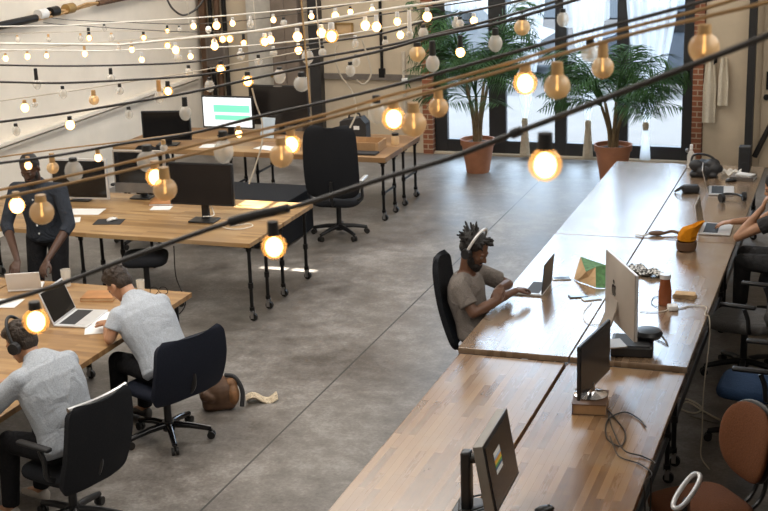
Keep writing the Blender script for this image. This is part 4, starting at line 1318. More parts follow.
# bearded man's table
laptop('thin black laptop seen edge-on before the bearded man', -2.315, 10.22, F1 + .001, PI, .34, .24, 1.66, .235, 'silver_lt', screen='gloss', back='plastic')  # base coloured pale to stand in for the window's reflection
phone('phone with a bright rim lying beyond the black laptop', -2.27, 10.54, F1 + .001, -1.25)
phone('phone lying next to the folded card box, nearest the seam', -1.94, 10.08, F1 + .001, -1.0)
phone('dark phone with a white plug beside another phone', -2.05, 10.12, F1 + .001, -1.15, 'plastic')
def card_box():
    z = F1 + .006
    t = thing('folded_card_box', 'opened kraft card box with green printed sides', 'card box', (-2.06, 10.72, z), 0)
    o = V((-2.06, 10.72, z))
    A, B, C, D_ = [V((*onz(*p, z).xy, z)) - o for p in ((574, 279), (578, 281), (596, 287.5), (608, 288))]
    def top(px, py, h):
        q = onz(px, py, z + h); return q - o
    T1, T2, T3, T4 = top(580.7, 257, .13), top(574, 268, .08), top(586, 272, .10), top(606, 265.5, .11)
    T5 = top(595.5, 267, .12)
    def quad(name, pts, mat, th=.006):
        pts = [V(p) for p in pts]
        f = lambda u, v: (pts[0] * (1 - u) + pts[1] * u) * (1 - v) + (pts[3] * (1 - u) + pts[2] * u) * v
        MB().sheet(f, 2, 2, th).build(name, M[mat], t, smooth=False)
    quad('flap', (A, B, T3, T1), 'kraft'); quad('flap', (B, C, T5, T3), 'kraft'); quad('flap', (C, D_, T4, T5), 'green_card')
    quad('flap', (T3, T5, T4, T1), 'green_card')
card_box()
# silver desktop computer seen from behind
zt = F1
t = thing('computer_stand_box', 'flat black box under the silver desktop computer', 'box', (-1.455, 9.03, zt), .12)
rounded(t, 'case', M['plastic'], (0, 0, .036), (.28, .29, .07), .012); rounded(t, 'lid_pad', M['plastic_soft'], (0, 0, .073), (.24, .25, .008), .003)
o = MB().lathe([(.02, 0), (.085, .004), (.1, .03), (.085, .055), (.03, .065)], seg=28).build('puck_speaker', M['plastic']); o.location = (-1.36, 9.10, zt + .078); tag(o, 'round black lump on the box behind the silver computer', 'speaker')
yi = math.atan2(.46, .89)
t = thing('desktop_computer', 'silver all-in-one computer seen from behind with a dark fruit emblem', 'computer', (-1.515, 8.925, zt + .078), yi)
zb, hh, ww = .125, .45, .64
def bulge(u, v):
    a, b = 2 * u - 1, 2 * v - 1
    return (-.012 - .04 * max(0, (1 - a * a)) * max(0, (1 - b * b)), a * ww / 2, zb + hh * v)
MB().sheet(bulge, 16, 16, .006).build('back_cover', M['silver'], t)
rounded(t, 'bezel', M['silver_lt'], (0, 0, zb + hh / 2), (.018, ww, hh), .004)
MB().box((.0105, 0, zb + hh / 2 + .04), (.003, ww - .02, hh - .10)).build('screen', M['gloss'], t, smooth=False)
mb = MB(); mb.sheet(lambda u, v: (-.05 - .13 * (1 - v) ** 1.4, (u - .5) * .17, .004 + (zb + .2) * v), 6, 10, .012); mb.box((-.08, 0, .006), (.2, .17, .01), bev=.003)
mb.build('stand', M['silver'], t)
# emblem: a bitten apple with a leaf
pts = []
for k in range(40):
    a = 2 * PI * k / 40
    r = .040 * (1 + .10 * abs(math.cos(a)) - .06 * math.sin(a))
    px_, pz_ = r * math.cos(a), r * 1.02 * math.sin(a)
    if abs(a - PI / 2) < .5: pz_ -= .010 * (1 - abs(a - PI / 2) / .5)
    if abs(a - 3 * PI / 2) < .4: pz_ += .006 * (1 - abs(a - 3 * PI / 2) / .4)
    dx, dz = px_ - .052, pz_ - .004
    q = math.hypot(dx, dz)
    if q < .022:
        px_ = .052 + dx / q * .022; pz_ = .004 + dz / q * .022
    pts.append((-px_, pz_))
mt = Matrix.Translation((-.0545, 0, zb + hh * .58)) @ Matrix(((0, 0, -1, 0), (1, 0, 0, 0), (0, 1, 0, 0), (0, 0, 0, 1)))
mb = MB(); mb.prism(pts, -.004, .002, mt)
mb.prism([(-.002, .044), (.006, .062), (.018, .066), (.012, .050)], -.004, .002, mt)
mb.build('emblem', M['gloss'], t, smooth=False)
# bottle, books, charger, cloth, bowl
def bottle(name, label, x, y, z, prof, capz, mat, capmat, caprad):
    t = thing(name, label, 'bottle', (x, y, z))
    MB().lathe(prof, seg=28).build('body', M[mat], t)
    MB().cyl((0, 0, capz[0]), (0, 0, capz[1]), caprad, seg=24).build('cap', M[capmat], t)
    return t
bottle('drink_bottle', 'rust coloured bottle with a silver lid on the long table', -1.39, 10.09, F1, [(.044, 0), (.049, .006), (.049, .10), (.042, .15), (.036, .19), (.037, .205)], (.203, .235), 'amber_liquid', 'silver_lt', .041)
book('thin kraft notebook beyond the rust bottle', -1.27, 10.30, F1 + .001, 1.3, .1, .16, .016, 'kraft')
book('second kraft notebook lying askew on the thin one', -1.27, 10.30, F1 + .0175, 1.55, .1, .15, .014, 'kraft')
o = MB().box((0, 0, .02), (.075, .075, .038), bev=.009, seg=3).build('power_adapter', M['white_plastic']); o.location = (-1.315, 9.97, F1 + .001); o.rotation_euler.z = .3; tag(o, 'white power adapter in front of the rust bottle', 'adapter')
m_chk, tt, bb = nt('black_white_weave')
ck = node(tt, 'ShaderNodeTexChecker', Scale=42.0); link(tt, coords(tt), ck.inputs['Vector']); ck.inputs['Color1'].default_value = (.6, .6, .58, 1); ck.inputs['Color2'].default_value = (.02, .02, .02, 1); link(tt, ck.outputs[0], bb.inputs['Base Color'])
f = lambda u, v: ((u - .5) * .34 + .06 * math.sin(v * 3), (v - .5) * .17 + .1 * (u - .5) ** 2, .016 + .012 * math.sin(u * 14 + v * 5) + .01 * math.sin(v * 17))
o = MB().sheet(f, 24, 14, .006).build('patterned_cloth', m_chk); o.location = (-1.70, 10.86, F1 + .012); o.rotation_euler.z = -.65; tag(o, 'crumpled black and white patterned cloth behind the silver computer', 'cloth')
t = thing('wooden_bowl', 'dark wooden bowl under the orange cloth on the long table', 'bowl', (-1.43, 11.60, F1))
MB().lathe([(.06, 0), (.08, .01), (.088, .05), (.085, .08), (.075, .08), (.07, .02), (.001, .015)], seg=28).build('bowl', M['leather_dark'], t)
mb = MB()
f = lambda u, v: ((.065 + .02 * v + .012 * math.sin(6 * PI * u)) * math.cos(2 * PI * u) + .05 * v * v, (.065 + .02 * v + .012 * math.cos(4 * PI * u)) * math.sin(2 * PI * u), .09 + .13 * v + .04 * v * math.cos(2 * PI * u))
mb.sheet(f, 30, 12, .012); mb.ball((.02, 0, .155), (.07, .07, .06))
o = mb.build('orange_cloth', M['orange']); o.location = (-1.43, 11.60, F1 - .002); tag(o, 'bright orange knitted cloth bundled in the wooden bowl', 'cloth')
t = thing('leather_pouch', 'small brown leather pouch with a strap beside the orange cloth', 'pouch', (-1.74, 12.0, F1), .3)
mb = MB(); mb.ball((0, 0, .024), (.075, .04, .022)); mb.build('pouch', M['leather_dark'], t)
MB().tube(smooth_pts([(.06, 0, .02), (.14, .03, .03), (.2, .0, .02), (.25, .02, .03)], 6), .014).build('strap', M['leather_dark'], t)
MB().tube(smooth_pts([(-.06, 0, .02), (-.12, -.03, .012), (-.18, .02, .012)], 6), .008).build('clip', M['white_plastic'], t)
# aisle-side laptops and clutter
laptop('silver laptop under the hands of the person in dark clothes', -1.395, 12.30, F1 + .001, .02, .38, .27, 1.74, .25, 'silver_lt', back='silver')
laptop('silver laptop farther along, beyond the table headphones', -1.50, 13.76, F1 + .001, .10, .36, .25, 1.85, .24, 'silver_lt', back='silver')
t = thing('headphones', 'black headphones lying on the long table between two laptops', 'headphones', (-1.25, 13.42, F1 + .006), .5)
MB().tube([(.10 * math.sin(a), .13 * math.cos(a) - .02, .035) for a in [(-1.75 + 3.5 * k / 22) for k in range(23)]], .012).build('headband', M['plastic'], t)
for s in (-1, 1):
    MB().cyl((s * .095, -.05, .04), (s * .13, -.055, .04), .042, seg=20).build('ear_cup', M['plastic_soft'], t)
t = thing('camera_pouch', 'small black pouch beside the hinge of the farther laptop', 'pouch', (-1.66, 13.66, F1), .3)
MB().box((0, 0, .04), (.17, .10, .078), bev=.025, seg=3).build('body', M['plastic_soft'], t); MB().tube(smooth_pts([(-.07, -.03, .07), (-.13, -.06, .04), (-.15, .02, .012), (-.08, .06, .05)], 6), .008).build('strap', M['plastic'], t)
mouse('black mouse beyond the farther silver laptop', -1.33, 14.22, F1 + .001, .6, 'plastic')
t = thing('crumpled_bag', 'crumpled black bag at the glazed-door end of the long tables', 'bag', (-1.62, 14.42, F1))
rng = random.Random(5)
mb = MB()
for k in range(16):
    a = rng.uniform(0, 2 * PI); q = rng.uniform(.02, .10)
    mb.ball((q * 1.3 * math.cos(a), q * .9 * math.sin(a), .065 + rng.uniform(0, .07)), (rng.uniform(.05, .08), rng.uniform(.04, .07), rng.uniform(.04, .062)))
mb.box((0, 0, .03), (.28, .2, .05), bev=.02)
remeshed(mb, 'body', M['plastic_soft'], t, .008, 3)
MB().tube(smooth_pts([(-.14, .02, .10), (-.12, .06, .2), (.0, .05, .215), (.1, .03, .17), (.16, -.02, .06)], 6), .012).build('strap', M['plastic'], t)
o = MB().sheet(lambda u, v: ((u - .5) * .2, (v - .5) * .14, .03 + .025 * math.sin(u * 11) * math.cos(v * 9)), 14, 10, .004).build('clear_wrapper', M['glass_bulb']); o.location = (-1.36, 14.53, F1 + .002); tag(o, 'crumpled clear wrapper beside the black bag', 'wrapper')
bottle('spray_bottle', 'clear bottle with a white neck beside the crumpled black bag', -1.80, 14.78, F1, [(.03, 0), (.042, .005), (.042, .13), (.03, .17), (.014, .19), (.014, .2)], (.198, .25), 'glass_bulb', 'white_plastic', .017)
t = thing('speaker_tower', 'upright black speaker at the glazed-door end of the table', 'speaker', (-1.24, 14.68, F1))
rounded(t, 'body', M['plastic_soft'], (0, 0, .14), (.12, .12, .28), .012)
MB().cyl((0, -.062, .19), (0, -.056, .19), .04, seg=24).build('driver', M['plastic'], t); MB().cyl((0, -.062, .09), (0, -.056, .09), .03, seg=24).build('driver', M['plastic'], t)
book('thick grey book below the upright black speaker', -1.22, 14.36, F1 + .001, 1.45, .19, .24, .035, 'grey_metal', 'paper', 'book', 'book')
book('small pale book lying on the thick grey book', -1.20, 14.37, F1 + .037, 1.2, .12, .17, .015, 'white_plastic', 'paper', 'book', 'book')
# near tables: two monitors
t = thing('prop_book', 'thick pale book propping up the cabled monitor', 'book', (-1.545, 8.03, F0 + .001), .12)
MB().box((0, 0, .034), (.20, .25, .06)).build('pages', M['wood_box'], t, smooth=False)
mb = MB(); mb.box((0, 0, .0025), (.21, .26, .005)); mb.box((0, 0, .0665), (.21, .26, .005)); mb.box((-.1, 0, .034), (.006, .26, .066)); mb.build('cover', M['leather_dark'], t, smooth=False)
t, L = display('thin black monitor standing on a thick book', -1.54, 8.10, F0 + .0705, -.14, .57, .345, .05, screen='screen_dull', th=.022, neck=False, bezel=.012)
MB().lathe([(.1, 0), (.105, .008), (.06, .022), (.03, .03), (.025, .08)], (-.005, -.04, 0), 28).build('base', M['chrome'], t)
t, L = display('stickered square monitor near the gap of the brown tables', -1.70, 6.47, F0 + .001, 0.02, .52, .375, .115, lean=.17, frame='brass', screen='screen_dull', th=.055, neck=False, bezel=.02)
MB().box((0, 0, 0), (.004, .52, .375), L @ Matrix.Translation((.0275, 0, .1875)), .002).build('bezel', M['plastic'], t)
for c in t.children:
    if c.name.startswith('screen'):
        for v in c.data.vertices: v.co.x += .003
[c for c in t.children if c.name.startswith('housing')][0].data.materials[0] = plain('bronzed_bezel', (.21, .19, .165), .4, .15)
mb = MB(); mb.box((-.19, .0, .17), (.055, .07, .34), bev=.012); mb.cyl((-.19, 0, .30), (-.06, 0, .31), .028, seg=16); mb.build('arm', M['plastic'], t)
rounded(t, 'base', M['plastic'], (-.15, 0, .011), (.22, .24, .02), .008)
MB().tube(smooth_pts([(-.2, .02, .06), (-.12, .1, .05), (-.1, .02, .03), (-.2, -.08, .03), (-.25, .06, .02)], 6), .005).build('cable', M['cord_black'], t)
def on_screen(u0, u1, v0, v1, mat, name, par, off=.0335):
    w, h = .52, .375
    return MB().box((0, 0, 0), (.0016, (u1 - u0) * w, (v1 - v0) * h), L @ Matrix.Translation((off, -w / 2 + w * (u0 + u1) / 2, h * (1 - (v0 + v1) / 2)))).build(name, mat, par, smooth=False)
stk = on_screen(.25, .49, .25, .56, M['paper'], 'sticker', t)
for k, c in enumerate(((.35, .5, .7), (.8, .35, .05), (.85, .6, .08), (.15, .4, .1), (.03, .12, .3))):
    on_screen(.25, .49, .32 + .035 * k, .352 + .035 * k, plain('sticker_colour_%d' % k, c, .5), 'sticker_stripe', stk, .0345)
mouse('black mouse on the brown table in front of the stickered monitor', -1.50, 6.56, F0 + .001, .9, 'plastic')

# cables
def cable(label, pts, r, mat, name='cable'):
    o = MB().tube(smooth_pts(pts, 10), r, seg=8).build(name, M[mat])
    return tag(o, label, 'cable')
z = F0 + .008
cable('black cable looping on the brown table from the propped monitor', [onz(606, 408, z), onz(613, 416, z), onz(625, 432, z), onz(621, 446, z), onz(607, 438, z), onz(608, 420, z), onz(624, 412, z), onz(638, 418, z), onz(646, 427, z)], .0045, 'cord_black')
cable('black cable running off the brown table edge to the floor', [onz(608, 413, z + .01), onz(613, 430, z + .01), onz(624, 450, z + .01), onz(642, 456, z), onz(655, 463, z), V((-1.052, 7.22, F0 + .01)), V((-1.046, 7.23, .6)), V((-1.046, 7.2, .3)), V((-1.046, 7.3, .03)), V((-1.03, 7.5, .012))], .0045, 'cord_black')
cable('second black cable crossing to the brown table edge', [onz(610, 436, z + .018), onz(616, 452, z + .01), onz(622, 458, z), onz(640, 464, z), onz(652, 474, z), V((-1.052, 7.02, F0 + .012)), V((-1.046, 7.02, .62)), V((-1.046, 7.06, .3)), V((-1.046, 6.9, .012))], .004, 'cord_black')
z = F1 + .006
cable('white cable curling beyond the gap beside the two phones', [onz(592, 302, z), onz(584, 312, z), onz(586, 322, z), onz(600, 324, z), onz(612, 316, z), onz(618, 308, z)], .003, 'cord_white')
cable('white cable from the power adapter hanging over the table edge', [onz(677, 309, z), onz(692, 306, z), onz(706, 307, z + .004), V((-1.07, 9.88, F1 + .012)), V((-1.035, 9.84, F1 + .004)), V((-1.02, 9.75, .62)), V((-1.02, 9.5, .35)), V((-1.0, 9.3, .1)), V((-.98, 9.1, .012)), V((-.9, 8.9, .01))], .0045, 'cord_cream')
cable('white cable running behind the silver computer to the adapter', [onz(640, 311, z), onz(652, 312, z), onz(664, 311, z), onz(668, 309, z)], .0035, 'cord_white')
cable('thin dark cable coiled right behind the rust bottle', [onz(660, 296, z), onz(653, 298, z), onz(652, 304, z), onz(658, 307, z)], .003, 'cord_black')
z = F1 + .006
cable('dark plugged cable ends beside the flat black box', [onz(646, 334, z), onz(656, 331, z), onz(664, 338, z), onz(668, 345, z), onz(662, 342, z), onz(652, 337, z)], .0035, 'cord_black')
cable('pale cable heap on the aisle floor beside the brown tables', [onz(676, 398, .012), onz(690, 400, .012), onz(702, 408, .012), onz(694, 413, .018), onz(680, 408, .012), onz(688, 402, .022), onz(705, 412, .012), onz(720, 420, .012)], .007, 'cord_cream')
cable('thin grey cable on the aisle floor by the rust brown chair', [onz(690, 416, .01), onz(704, 420, .01), onz(716, 423, .01), onz(726, 422, .01)], .005, 'grey_metal')

# bag on the floor
t = thing('backpack', 'brown and black backpack slumped on the floor behind the writing man', 'backpack', (-4.62, 9.06, 0), .5)
rng = random.Random(2)
mb = MB()
mb.ball((0, 0, .13), (.15, .11, .13)); mb.ball((-.02, 0, .19), (.10, .08, .10)); mb.box((0, 0, .06), (.26, .18, .11), bev=.04)
for k in range(10):
    mb.ball((rng.uniform(-.11, .11), rng.uniform(-.08, .08), rng.uniform(.07, .22)), rng.uniform(.04, .06))
remeshed(mb, 'body', M['leather_dark'], t, .009, 4)
mb = MB(); mb.ball((.11, -.04, .12), (.05, .07, .09)); mb.ball((.10, -.02, .2), (.05, .05, .05)); remeshed(mb, 'pocket', plain('worn_brown_leather', (.23, .11, .045), .55, var=.45, scale=14), t, .009, 3)
MB().tube(smooth_pts([(.06, .02, .26), (.13, -.02, .25), (.18, -.05, .15), (.17, -.08, .03)], 6), .018).build('strap', M['plastic_soft'], t)
o = MB().sheet(lambda u, v: ((u - .5) * .24, (v - .5) * .13, .03 + .022 * math.sin(u * 7) + .015 * math.cos(v * 8 + u * 3)), 14, 10, .008).build('tan_cloth', M['curtain_tail']); o.location = (-4.36, 9.28, .0); o.rotation_euler.z = .5; tag(o, 'tan cloth spilling on the floor beside the backpack', 'cloth')

# ---------------------------------------------------------------- string lights
STRINGS = [
 ('black', 'thick near black cable', 0.0055,
  [(-2.033,2.593,3.047),(-1.88,2.617,3.098),(-1.726,2.635,3.149),(-1.552,2.649,3.218),(-1.295,2.648,3.316),(-1.122,2.63,3.367),(-0.922,2.597,3.442),(-0.772,2.559,3.497),(-0.637,2.517,3.557),(-0.538,2.479,3.601),(-0.396,2.411,3.667),(-0.275,2.341,3.724),(-0.164,2.263,3.779),(-0.071,2.186,3.83)],
  [(-0.569,2.491,3.588,0.08,0.0315,'L'),(-1.191,2.639,3.347,0.076,0.0276,'L'),(-1.795,2.628,3.126,0.053,0.0307,'L')]),
 ('black', 'black cable with clear filament bulbs', 0.0045,
  [(-2.918,3.816,3.103),(-2.688,3.826,3.134),(-2.459,3.827,3.17),(-2.202,3.817,3.221),(-1.964,3.793,3.265),(-1.732,3.761,3.328),(-1.507,3.714,3.384),(-1.289,3.654,3.443),(-1.075,3.581,3.508),(-0.885,3.5,3.568),(-0.7,3.405,3.628),(-0.528,3.299,3.682),(-0.379,3.191,3.731),(-0.243,3.077,3.781)],
  [(-2.413,3.826,3.179,0.059,0.0295,'C'),(-2.135,3.811,3.233,0.065,0.0348,'C'),(-1.855,3.78,3.295,0.078,0.0305,'C'),(-1.316,3.662,3.435,0.065,0.0253,'C'),(-0.661,3.382,3.64,0.053,0.0222,'C')]),
 ('gold', 'upper tan cord', 0.0035,
  [(-2.557,3.326,3.128),(-2.372,3.362,3.168),(-2.173,3.391,3.209),(-1.974,3.412,3.256),(-1.751,3.424,3.314),(-1.579,3.424,3.356),(-1.357,3.411,3.414),(-1.198,3.394,3.464),(-1.066,3.373,3.501),(-0.84,3.322,3.571),(-0.673,3.272,3.629),(-0.514,3.211,3.677),(-0.374,3.146,3.719),(-0.243,3.075,3.765)],
  [(-2.325,3.37,3.177,0.05,0.0239,'L'),(-1.893,3.418,3.277,0.061,0.0284,'L'),(-1.476,3.42,3.383,0.057,0.027,'L'),(-1.172,3.391,3.471,0.036,0.0311,'L'),(-1.044,3.369,3.508,0.062,0.0254,'A'),(-0.805,3.313,3.583,0.046,0.0294,'L'),(-0.604,3.247,3.649,0.077,0.0261,'A')]),
 ('gold', 'lower tan cord', 0.0035,
  [(-2.497,3.244,3.131),(-2.306,3.265,3.17),(-1.902,3.284,3.264),(-1.506,3.263,3.371),(-1.286,3.232,3.436),(-1.085,3.188,3.494),(-0.782,3.092,3.592),(-0.621,3.024,3.645),(-0.471,2.946,3.695),(-0.34,2.865,3.734),(-0.203,2.766,3.777),(-0.107,2.685,3.811)],
  [(-2.18,3.276,3.199,0.056,0.0344,'A'),(-1.792,3.283,3.293,0.076,0.0326,'A'),(-1.434,3.255,3.392,0.063,0.0309,'A'),(-1.048,3.178,3.506,0.067,0.0314,'A'),(-0.668,3.045,3.629,0.069,0.0291,'A'),(-0.329,2.858,3.738,0.054,0.0309,'A')]),
 ('black', 'black cable from the white wall to the palm window', 0.006,
  [(-4.291,5.648,2.834),(-3.953,5.662,2.887),(-3.616,5.661,2.936),(-3.238,5.642,3.002),(-2.888,5.605,3.068),(-2.547,5.552,3.147),(-2.215,5.48,3.224),(-1.896,5.388,3.3),(-1.675,5.313,3.365),(-1.399,5.198,3.429),(-1.224,5.114,3.481),(-1.035,5.013,3.543),(-0.856,4.904,3.603)],
  [(-3.868,5.663,2.899,0.052,0.0198,'C'),(-3.566,5.659,2.945,0.027,0.0241,'L'),(-3.238,5.642,3.002,0.044,0.0188,'C'),(-2.932,5.611,3.06,0.089,0.0274,'C'),(-2.313,5.503,3.201,0.062,0.0343,'C'),(-2.064,5.439,3.26,0.029,0.0209,'C'),(-1.666,5.309,3.368,0.106,0.0279,'C'),(-1.535,5.257,3.397,0.082,0.0196,'L'),(-1.377,5.187,3.436,0.074,0.0269,'C'),(-1.085,5.041,3.527,0.043,0.0221,'C')]),
 ('black', 'black cable sagging across the white wall', 0.006,
  [(-4.888,6.485,2.933),(-4.514,6.506,2.933),(-4.141,6.512,2.935),(-3.721,6.503,2.962),(-3.33,6.475,2.996),(-2.947,6.431,3.056),(-2.573,6.368,3.121),(-2.211,6.285,3.191),(-2.013,6.23,3.239),(-1.593,6.087,3.351),(-1.296,5.962,3.444),(-1.108,5.87,3.503)],
  [(-4.129,6.512,2.936,0.058,0.0222,'C'),(-3.776,6.505,2.958,0.054,0.0216,'C'),(-3.482,6.488,2.982,0.069,0.0265,'L'),(-3.228,6.465,3.012,0.062,0.026,'C'),(-3.0,6.439,3.047,0.057,0.0306,'L'),(-2.811,6.411,3.079,0.035,0.0302,'C'),(-2.368,6.324,3.161,0.041,0.0194,'C'),(-2.03,6.235,3.235,0.046,0.0376,'A'),(-1.482,6.043,3.385,0.031,0.0356,'A')]),
 ('black', 'higher black cable over the white wall', 0.0055,
  [(-5.363,7.137,2.929),(-4.954,7.158,2.921),(-4.517,7.163,2.923),(-4.083,7.15,2.939),(-3.655,7.117,2.969),(-3.234,7.069,3.038),(-2.823,6.997,3.103),(-2.426,6.903,3.172),(-2.151,6.826,3.251),(-1.748,6.684,3.343),(-1.529,6.592,3.401)],
  [(-4.715,7.163,2.922,0.112,0.0246,'C'),(-4.205,7.155,2.934,0.073,0.0238,'C'),(-3.681,7.12,2.967,0.059,0.023,'C'),(-3.469,7.099,2.999,0.05,0.0284,'L'),(-3.221,7.067,3.04,0.036,0.0223,'C'),(-2.906,7.013,3.09,0.052,0.0327,'C'),(-2.811,6.994,3.105,0.03,0.0216,'C'),(-2.42,6.902,3.174,0.04,0.0184,'C'),(-2.192,6.838,3.239,0.059,0.0257,'C'),(-1.975,6.768,3.29,0.023,0.0202,'C')]),
 ('white', 'thick white cable by the black column', 0.007,
  [(-4.067,7.049,3.068),(-3.841,6.988,3.096),(-3.471,6.873,3.143),(-3.07,6.726,3.198),(-2.632,6.534,3.276),(-2.217,6.318,3.357),(-1.875,6.108,3.417),(-1.644,5.947,3.461)],
  [(-3.654,6.933,3.119,-0.009,0.0225,'L'),(-3.369,6.838,3.157,0.02,0.0219,'L'),(-3.014,6.703,3.208,0.04,0.0263,'L'),(-2.972,6.686,3.215,0.039,0.021,'L'),(-2.787,6.606,3.248,0.034,0.0257,'L'),(-2.625,6.531,3.277,0.038,0.0252,'L'),(-2.559,6.499,3.29,0.083,0.035,'L'),(-2.337,6.385,3.333,0.044,0.0243,'L'),(-2.267,6.346,3.347,0.073,0.0241,'L'),(-2.136,6.271,3.371,0.063,0.019,'L'),(-2.062,6.226,3.384,0.13,0.0188,'C'),(-1.953,6.158,3.403,0.025,0.0231,'L')]),
 ('white', 'white cord below the thick white cable', 0.004,
  [(-4.468,7.5,2.965),(-4.267,7.486,2.976),(-3.812,7.436,3.002),(-3.366,7.363,3.035),(-2.932,7.27,3.093),(-2.514,7.156,3.166),(-2.163,7.038,3.241),(-1.733,6.861,3.334),(-1.574,6.785,3.371)],
  [(-4.174,7.477,2.981,0.06,0.0184,'L'),(-3.918,7.449,2.996,0.047,0.0242,'C'),(-3.826,7.437,3.001,0.031,0.018,'L'),(-3.476,7.383,3.027,0.05,0.0234,'C'),(-3.25,7.341,3.051,0.053,0.023,'C'),(-3.08,7.305,3.073,0.021,0.0227,'L'),(-2.702,7.211,3.133,0.06,0.0193,'C'),(-2.412,7.124,3.188,0.046,0.0216,'L'),(-2.065,7.001,3.262,0.033,0.0209,'C'),(-1.956,6.958,3.285,0.019,0.0207,'L')]),
 ('white', 'upper white cord by the corner post', 0.004,
  [(-4.881,7.736,3.084),(-4.409,7.763,3.11),(-3.968,7.767,3.137),(-3.531,7.751,3.172),(-3.102,7.712,3.214),(-2.683,7.652,3.262),(-2.39,7.596,3.297)],
  [(-3.961,7.767,3.138,0.027,0.0187,'L'),(-3.804,7.764,3.15,0.019,0.0248,'L'),(-3.694,7.759,3.159,0.026,0.0185,'L'),(-3.572,7.753,3.169,0.061,0.0214,'C'),(-3.417,7.743,3.183,0.035,0.0182,'L'),(-3.162,7.719,3.208,0.032,0.0179,'L'),(-3.003,7.7,3.225,0.059,0.0237,'L'),(-2.761,7.665,3.253,0.041,0.0175,'L')]),
 ('black', 'thin black cord from the pipe joint', 0.004,
  [(-8.853,13.932,2.316),(-7.38,12.983,2.392),(-6.176,12.069,2.489),(-5.161,11.182,2.628),(-4.044,10.037,2.828),(-3.186,8.995,3.021)],
  [(-8.155,13.503,2.349,0.126,0.0384,'L'),(-7.09,12.775,2.413,0.08,0.0335,'L'),(-5.641,11.618,2.56,0.068,0.037,'L'),(-5.519,11.51,2.577,0.05,0.0366,'L'),(-5.279,11.293,2.611,0.109,0.0313,'L')]),
 ('black', 'topmost thin black cord', 0.004,
  [(-8.711,14.026,2.351),(-7.508,13.219,2.43),(-6.264,12.252,2.541),(-5.113,11.216,2.719),(-3.913,9.928,2.961),(-3.186,9.007,3.133)],
  [(-7.998,13.561,2.396,0.077,0.027,'C'),(-6.739,12.639,2.496,0.07,0.0267,'L'),(-6.509,12.455,2.518,0.056,0.0262,'C'),(-5.967,12.0,2.586,0.042,0.0288,'C'),(-4.642,10.74,2.813,0.045,0.0293,'C'),(-3.614,9.565,3.031,0.03,0.0219,'L')]),
 ('cream', 'faint cream cord high on the white wall', 0.0025,
  [(-7.373,10.124,2.694),(-6.967,10.114,2.708),(-6.322,10.073,2.737),(-5.686,10.0,2.761),(-5.081,9.895,2.765)],
  [(-6.795,10.106,2.716,0.05,0.0227,'C'),(-6.483,10.086,2.73,0.058,0.0223,'C'),(-6.162,10.057,2.743,0.055,0.0211,'C'),(-5.854,10.022,2.755,0.05,0.0233,'C')]),
 ('cream', 'faint cream cord low on the white wall', 0.0025,
  [(-7.025,9.618,2.609),(-6.601,9.557,2.641),(-5.933,9.434,2.714),(-5.281,9.277,2.789),(-4.65,9.082,2.851),(-4.042,8.853,2.915)],
  [(-6.549,9.549,2.646,0.047,0.0249,'L'),(-6.318,9.509,2.671,0.039,0.0246,'L'),(-6.12,9.472,2.693,0.062,0.0202,'L'),(-5.728,9.389,2.738,0.073,0.0237,'L'),(-5.382,9.304,2.777,0.041,0.0193,'C'),(-5.251,9.269,2.792,0.073,0.0229,'L'),(-4.894,9.162,2.827,0.058,0.0261,'L'),(-4.438,9.007,2.873,0.04,0.0216,'L')]),
 ('cream', 'tan cord slanting over the white wall', 0.003,
  [(-4.92,6.68,2.753),(-4.64,6.668,2.797),(-4.196,6.629,2.865),(-3.76,6.569,2.94),(-3.334,6.486,3.015),(-2.921,6.381,3.099),(-2.524,6.252,3.182)],
  [(-4.473,6.656,2.823,0.05,0.026,'L'),(-4.403,6.65,2.833,0.005,0.0172,'C'),(-3.998,6.605,2.899,0.067,0.0278,'A'),(-3.559,6.533,2.975,0.104,0.0268,'C')]),
 ('gold', 'thin tan cord behind the standing man', 0.003,
  [(-3.862,5.196,2.786),(-3.656,5.21,2.823),(-3.349,5.217,2.87),(-3.004,5.207,2.92),(-2.643,5.178,2.982),(-2.37,5.144,3.051),(-2.112,5.1,3.123)],
  [(-3.518,5.215,2.844,0.055,0.0182,'L'),(-3.395,5.217,2.863,0.079,0.0271,'A'),(-3.161,5.214,2.897,0.057,0.0177,'L'),(-2.828,5.195,2.95,0.048,0.0171,'C'),(-2.457,5.156,3.029,0.034,0.0165,'L')]),
]

def run_on(pts, fall, hung=False):
    """carry a cord on, past the last bulbs, to the walls it is fixed to"""
    P = [V(p) for p in pts]
    def ext(a, b, fall):
        d = (b - a).normalized(); d.z *= fall
        t = 0.0
        while t < 16:
            q = b + d * (t + .05)
            if not (XL + .17 < q.x < XR - .05 and YB + .1 < q.y < YF - .1 and .5 < q.z < 6.0):
                break
            t += .05
        return b + d * t
    s, e = ext(P[1], P[0], fall), (V((P[-1].x - .25, P[-1].y + .3, 6.15)) if hung else ext(P[-2], P[-1], 1.0))
    out = smooth_pts(P, 6)
    if (s - P[0]).length > .1: out = [s + (P[0] - s) * (k / 6) for k in range(6)] + out
    if (e - P[-1]).length > .1: out += [P[-1] + (e - P[-1]) * (k / 6) for k in range(1, 7)]
    return out
ORD = ['first', 'second', 'third', 'fourth', 'fifth', 'sixth', 'seventh', 'eighth', 'ninth', 'tenth', 'eleventh', 'twelfth', 'thirteenth']
SPECIAL = {(0, 0): 'largest glowing bulb, on the thick near black cable before the glazed doors', (0, 1): 'glowing bulb on the thick near cable in front of the pale desk corner',
           (0, 2): 'glowing bulb on the thick near cable over the man with headphones'}
bulb_proto = {}
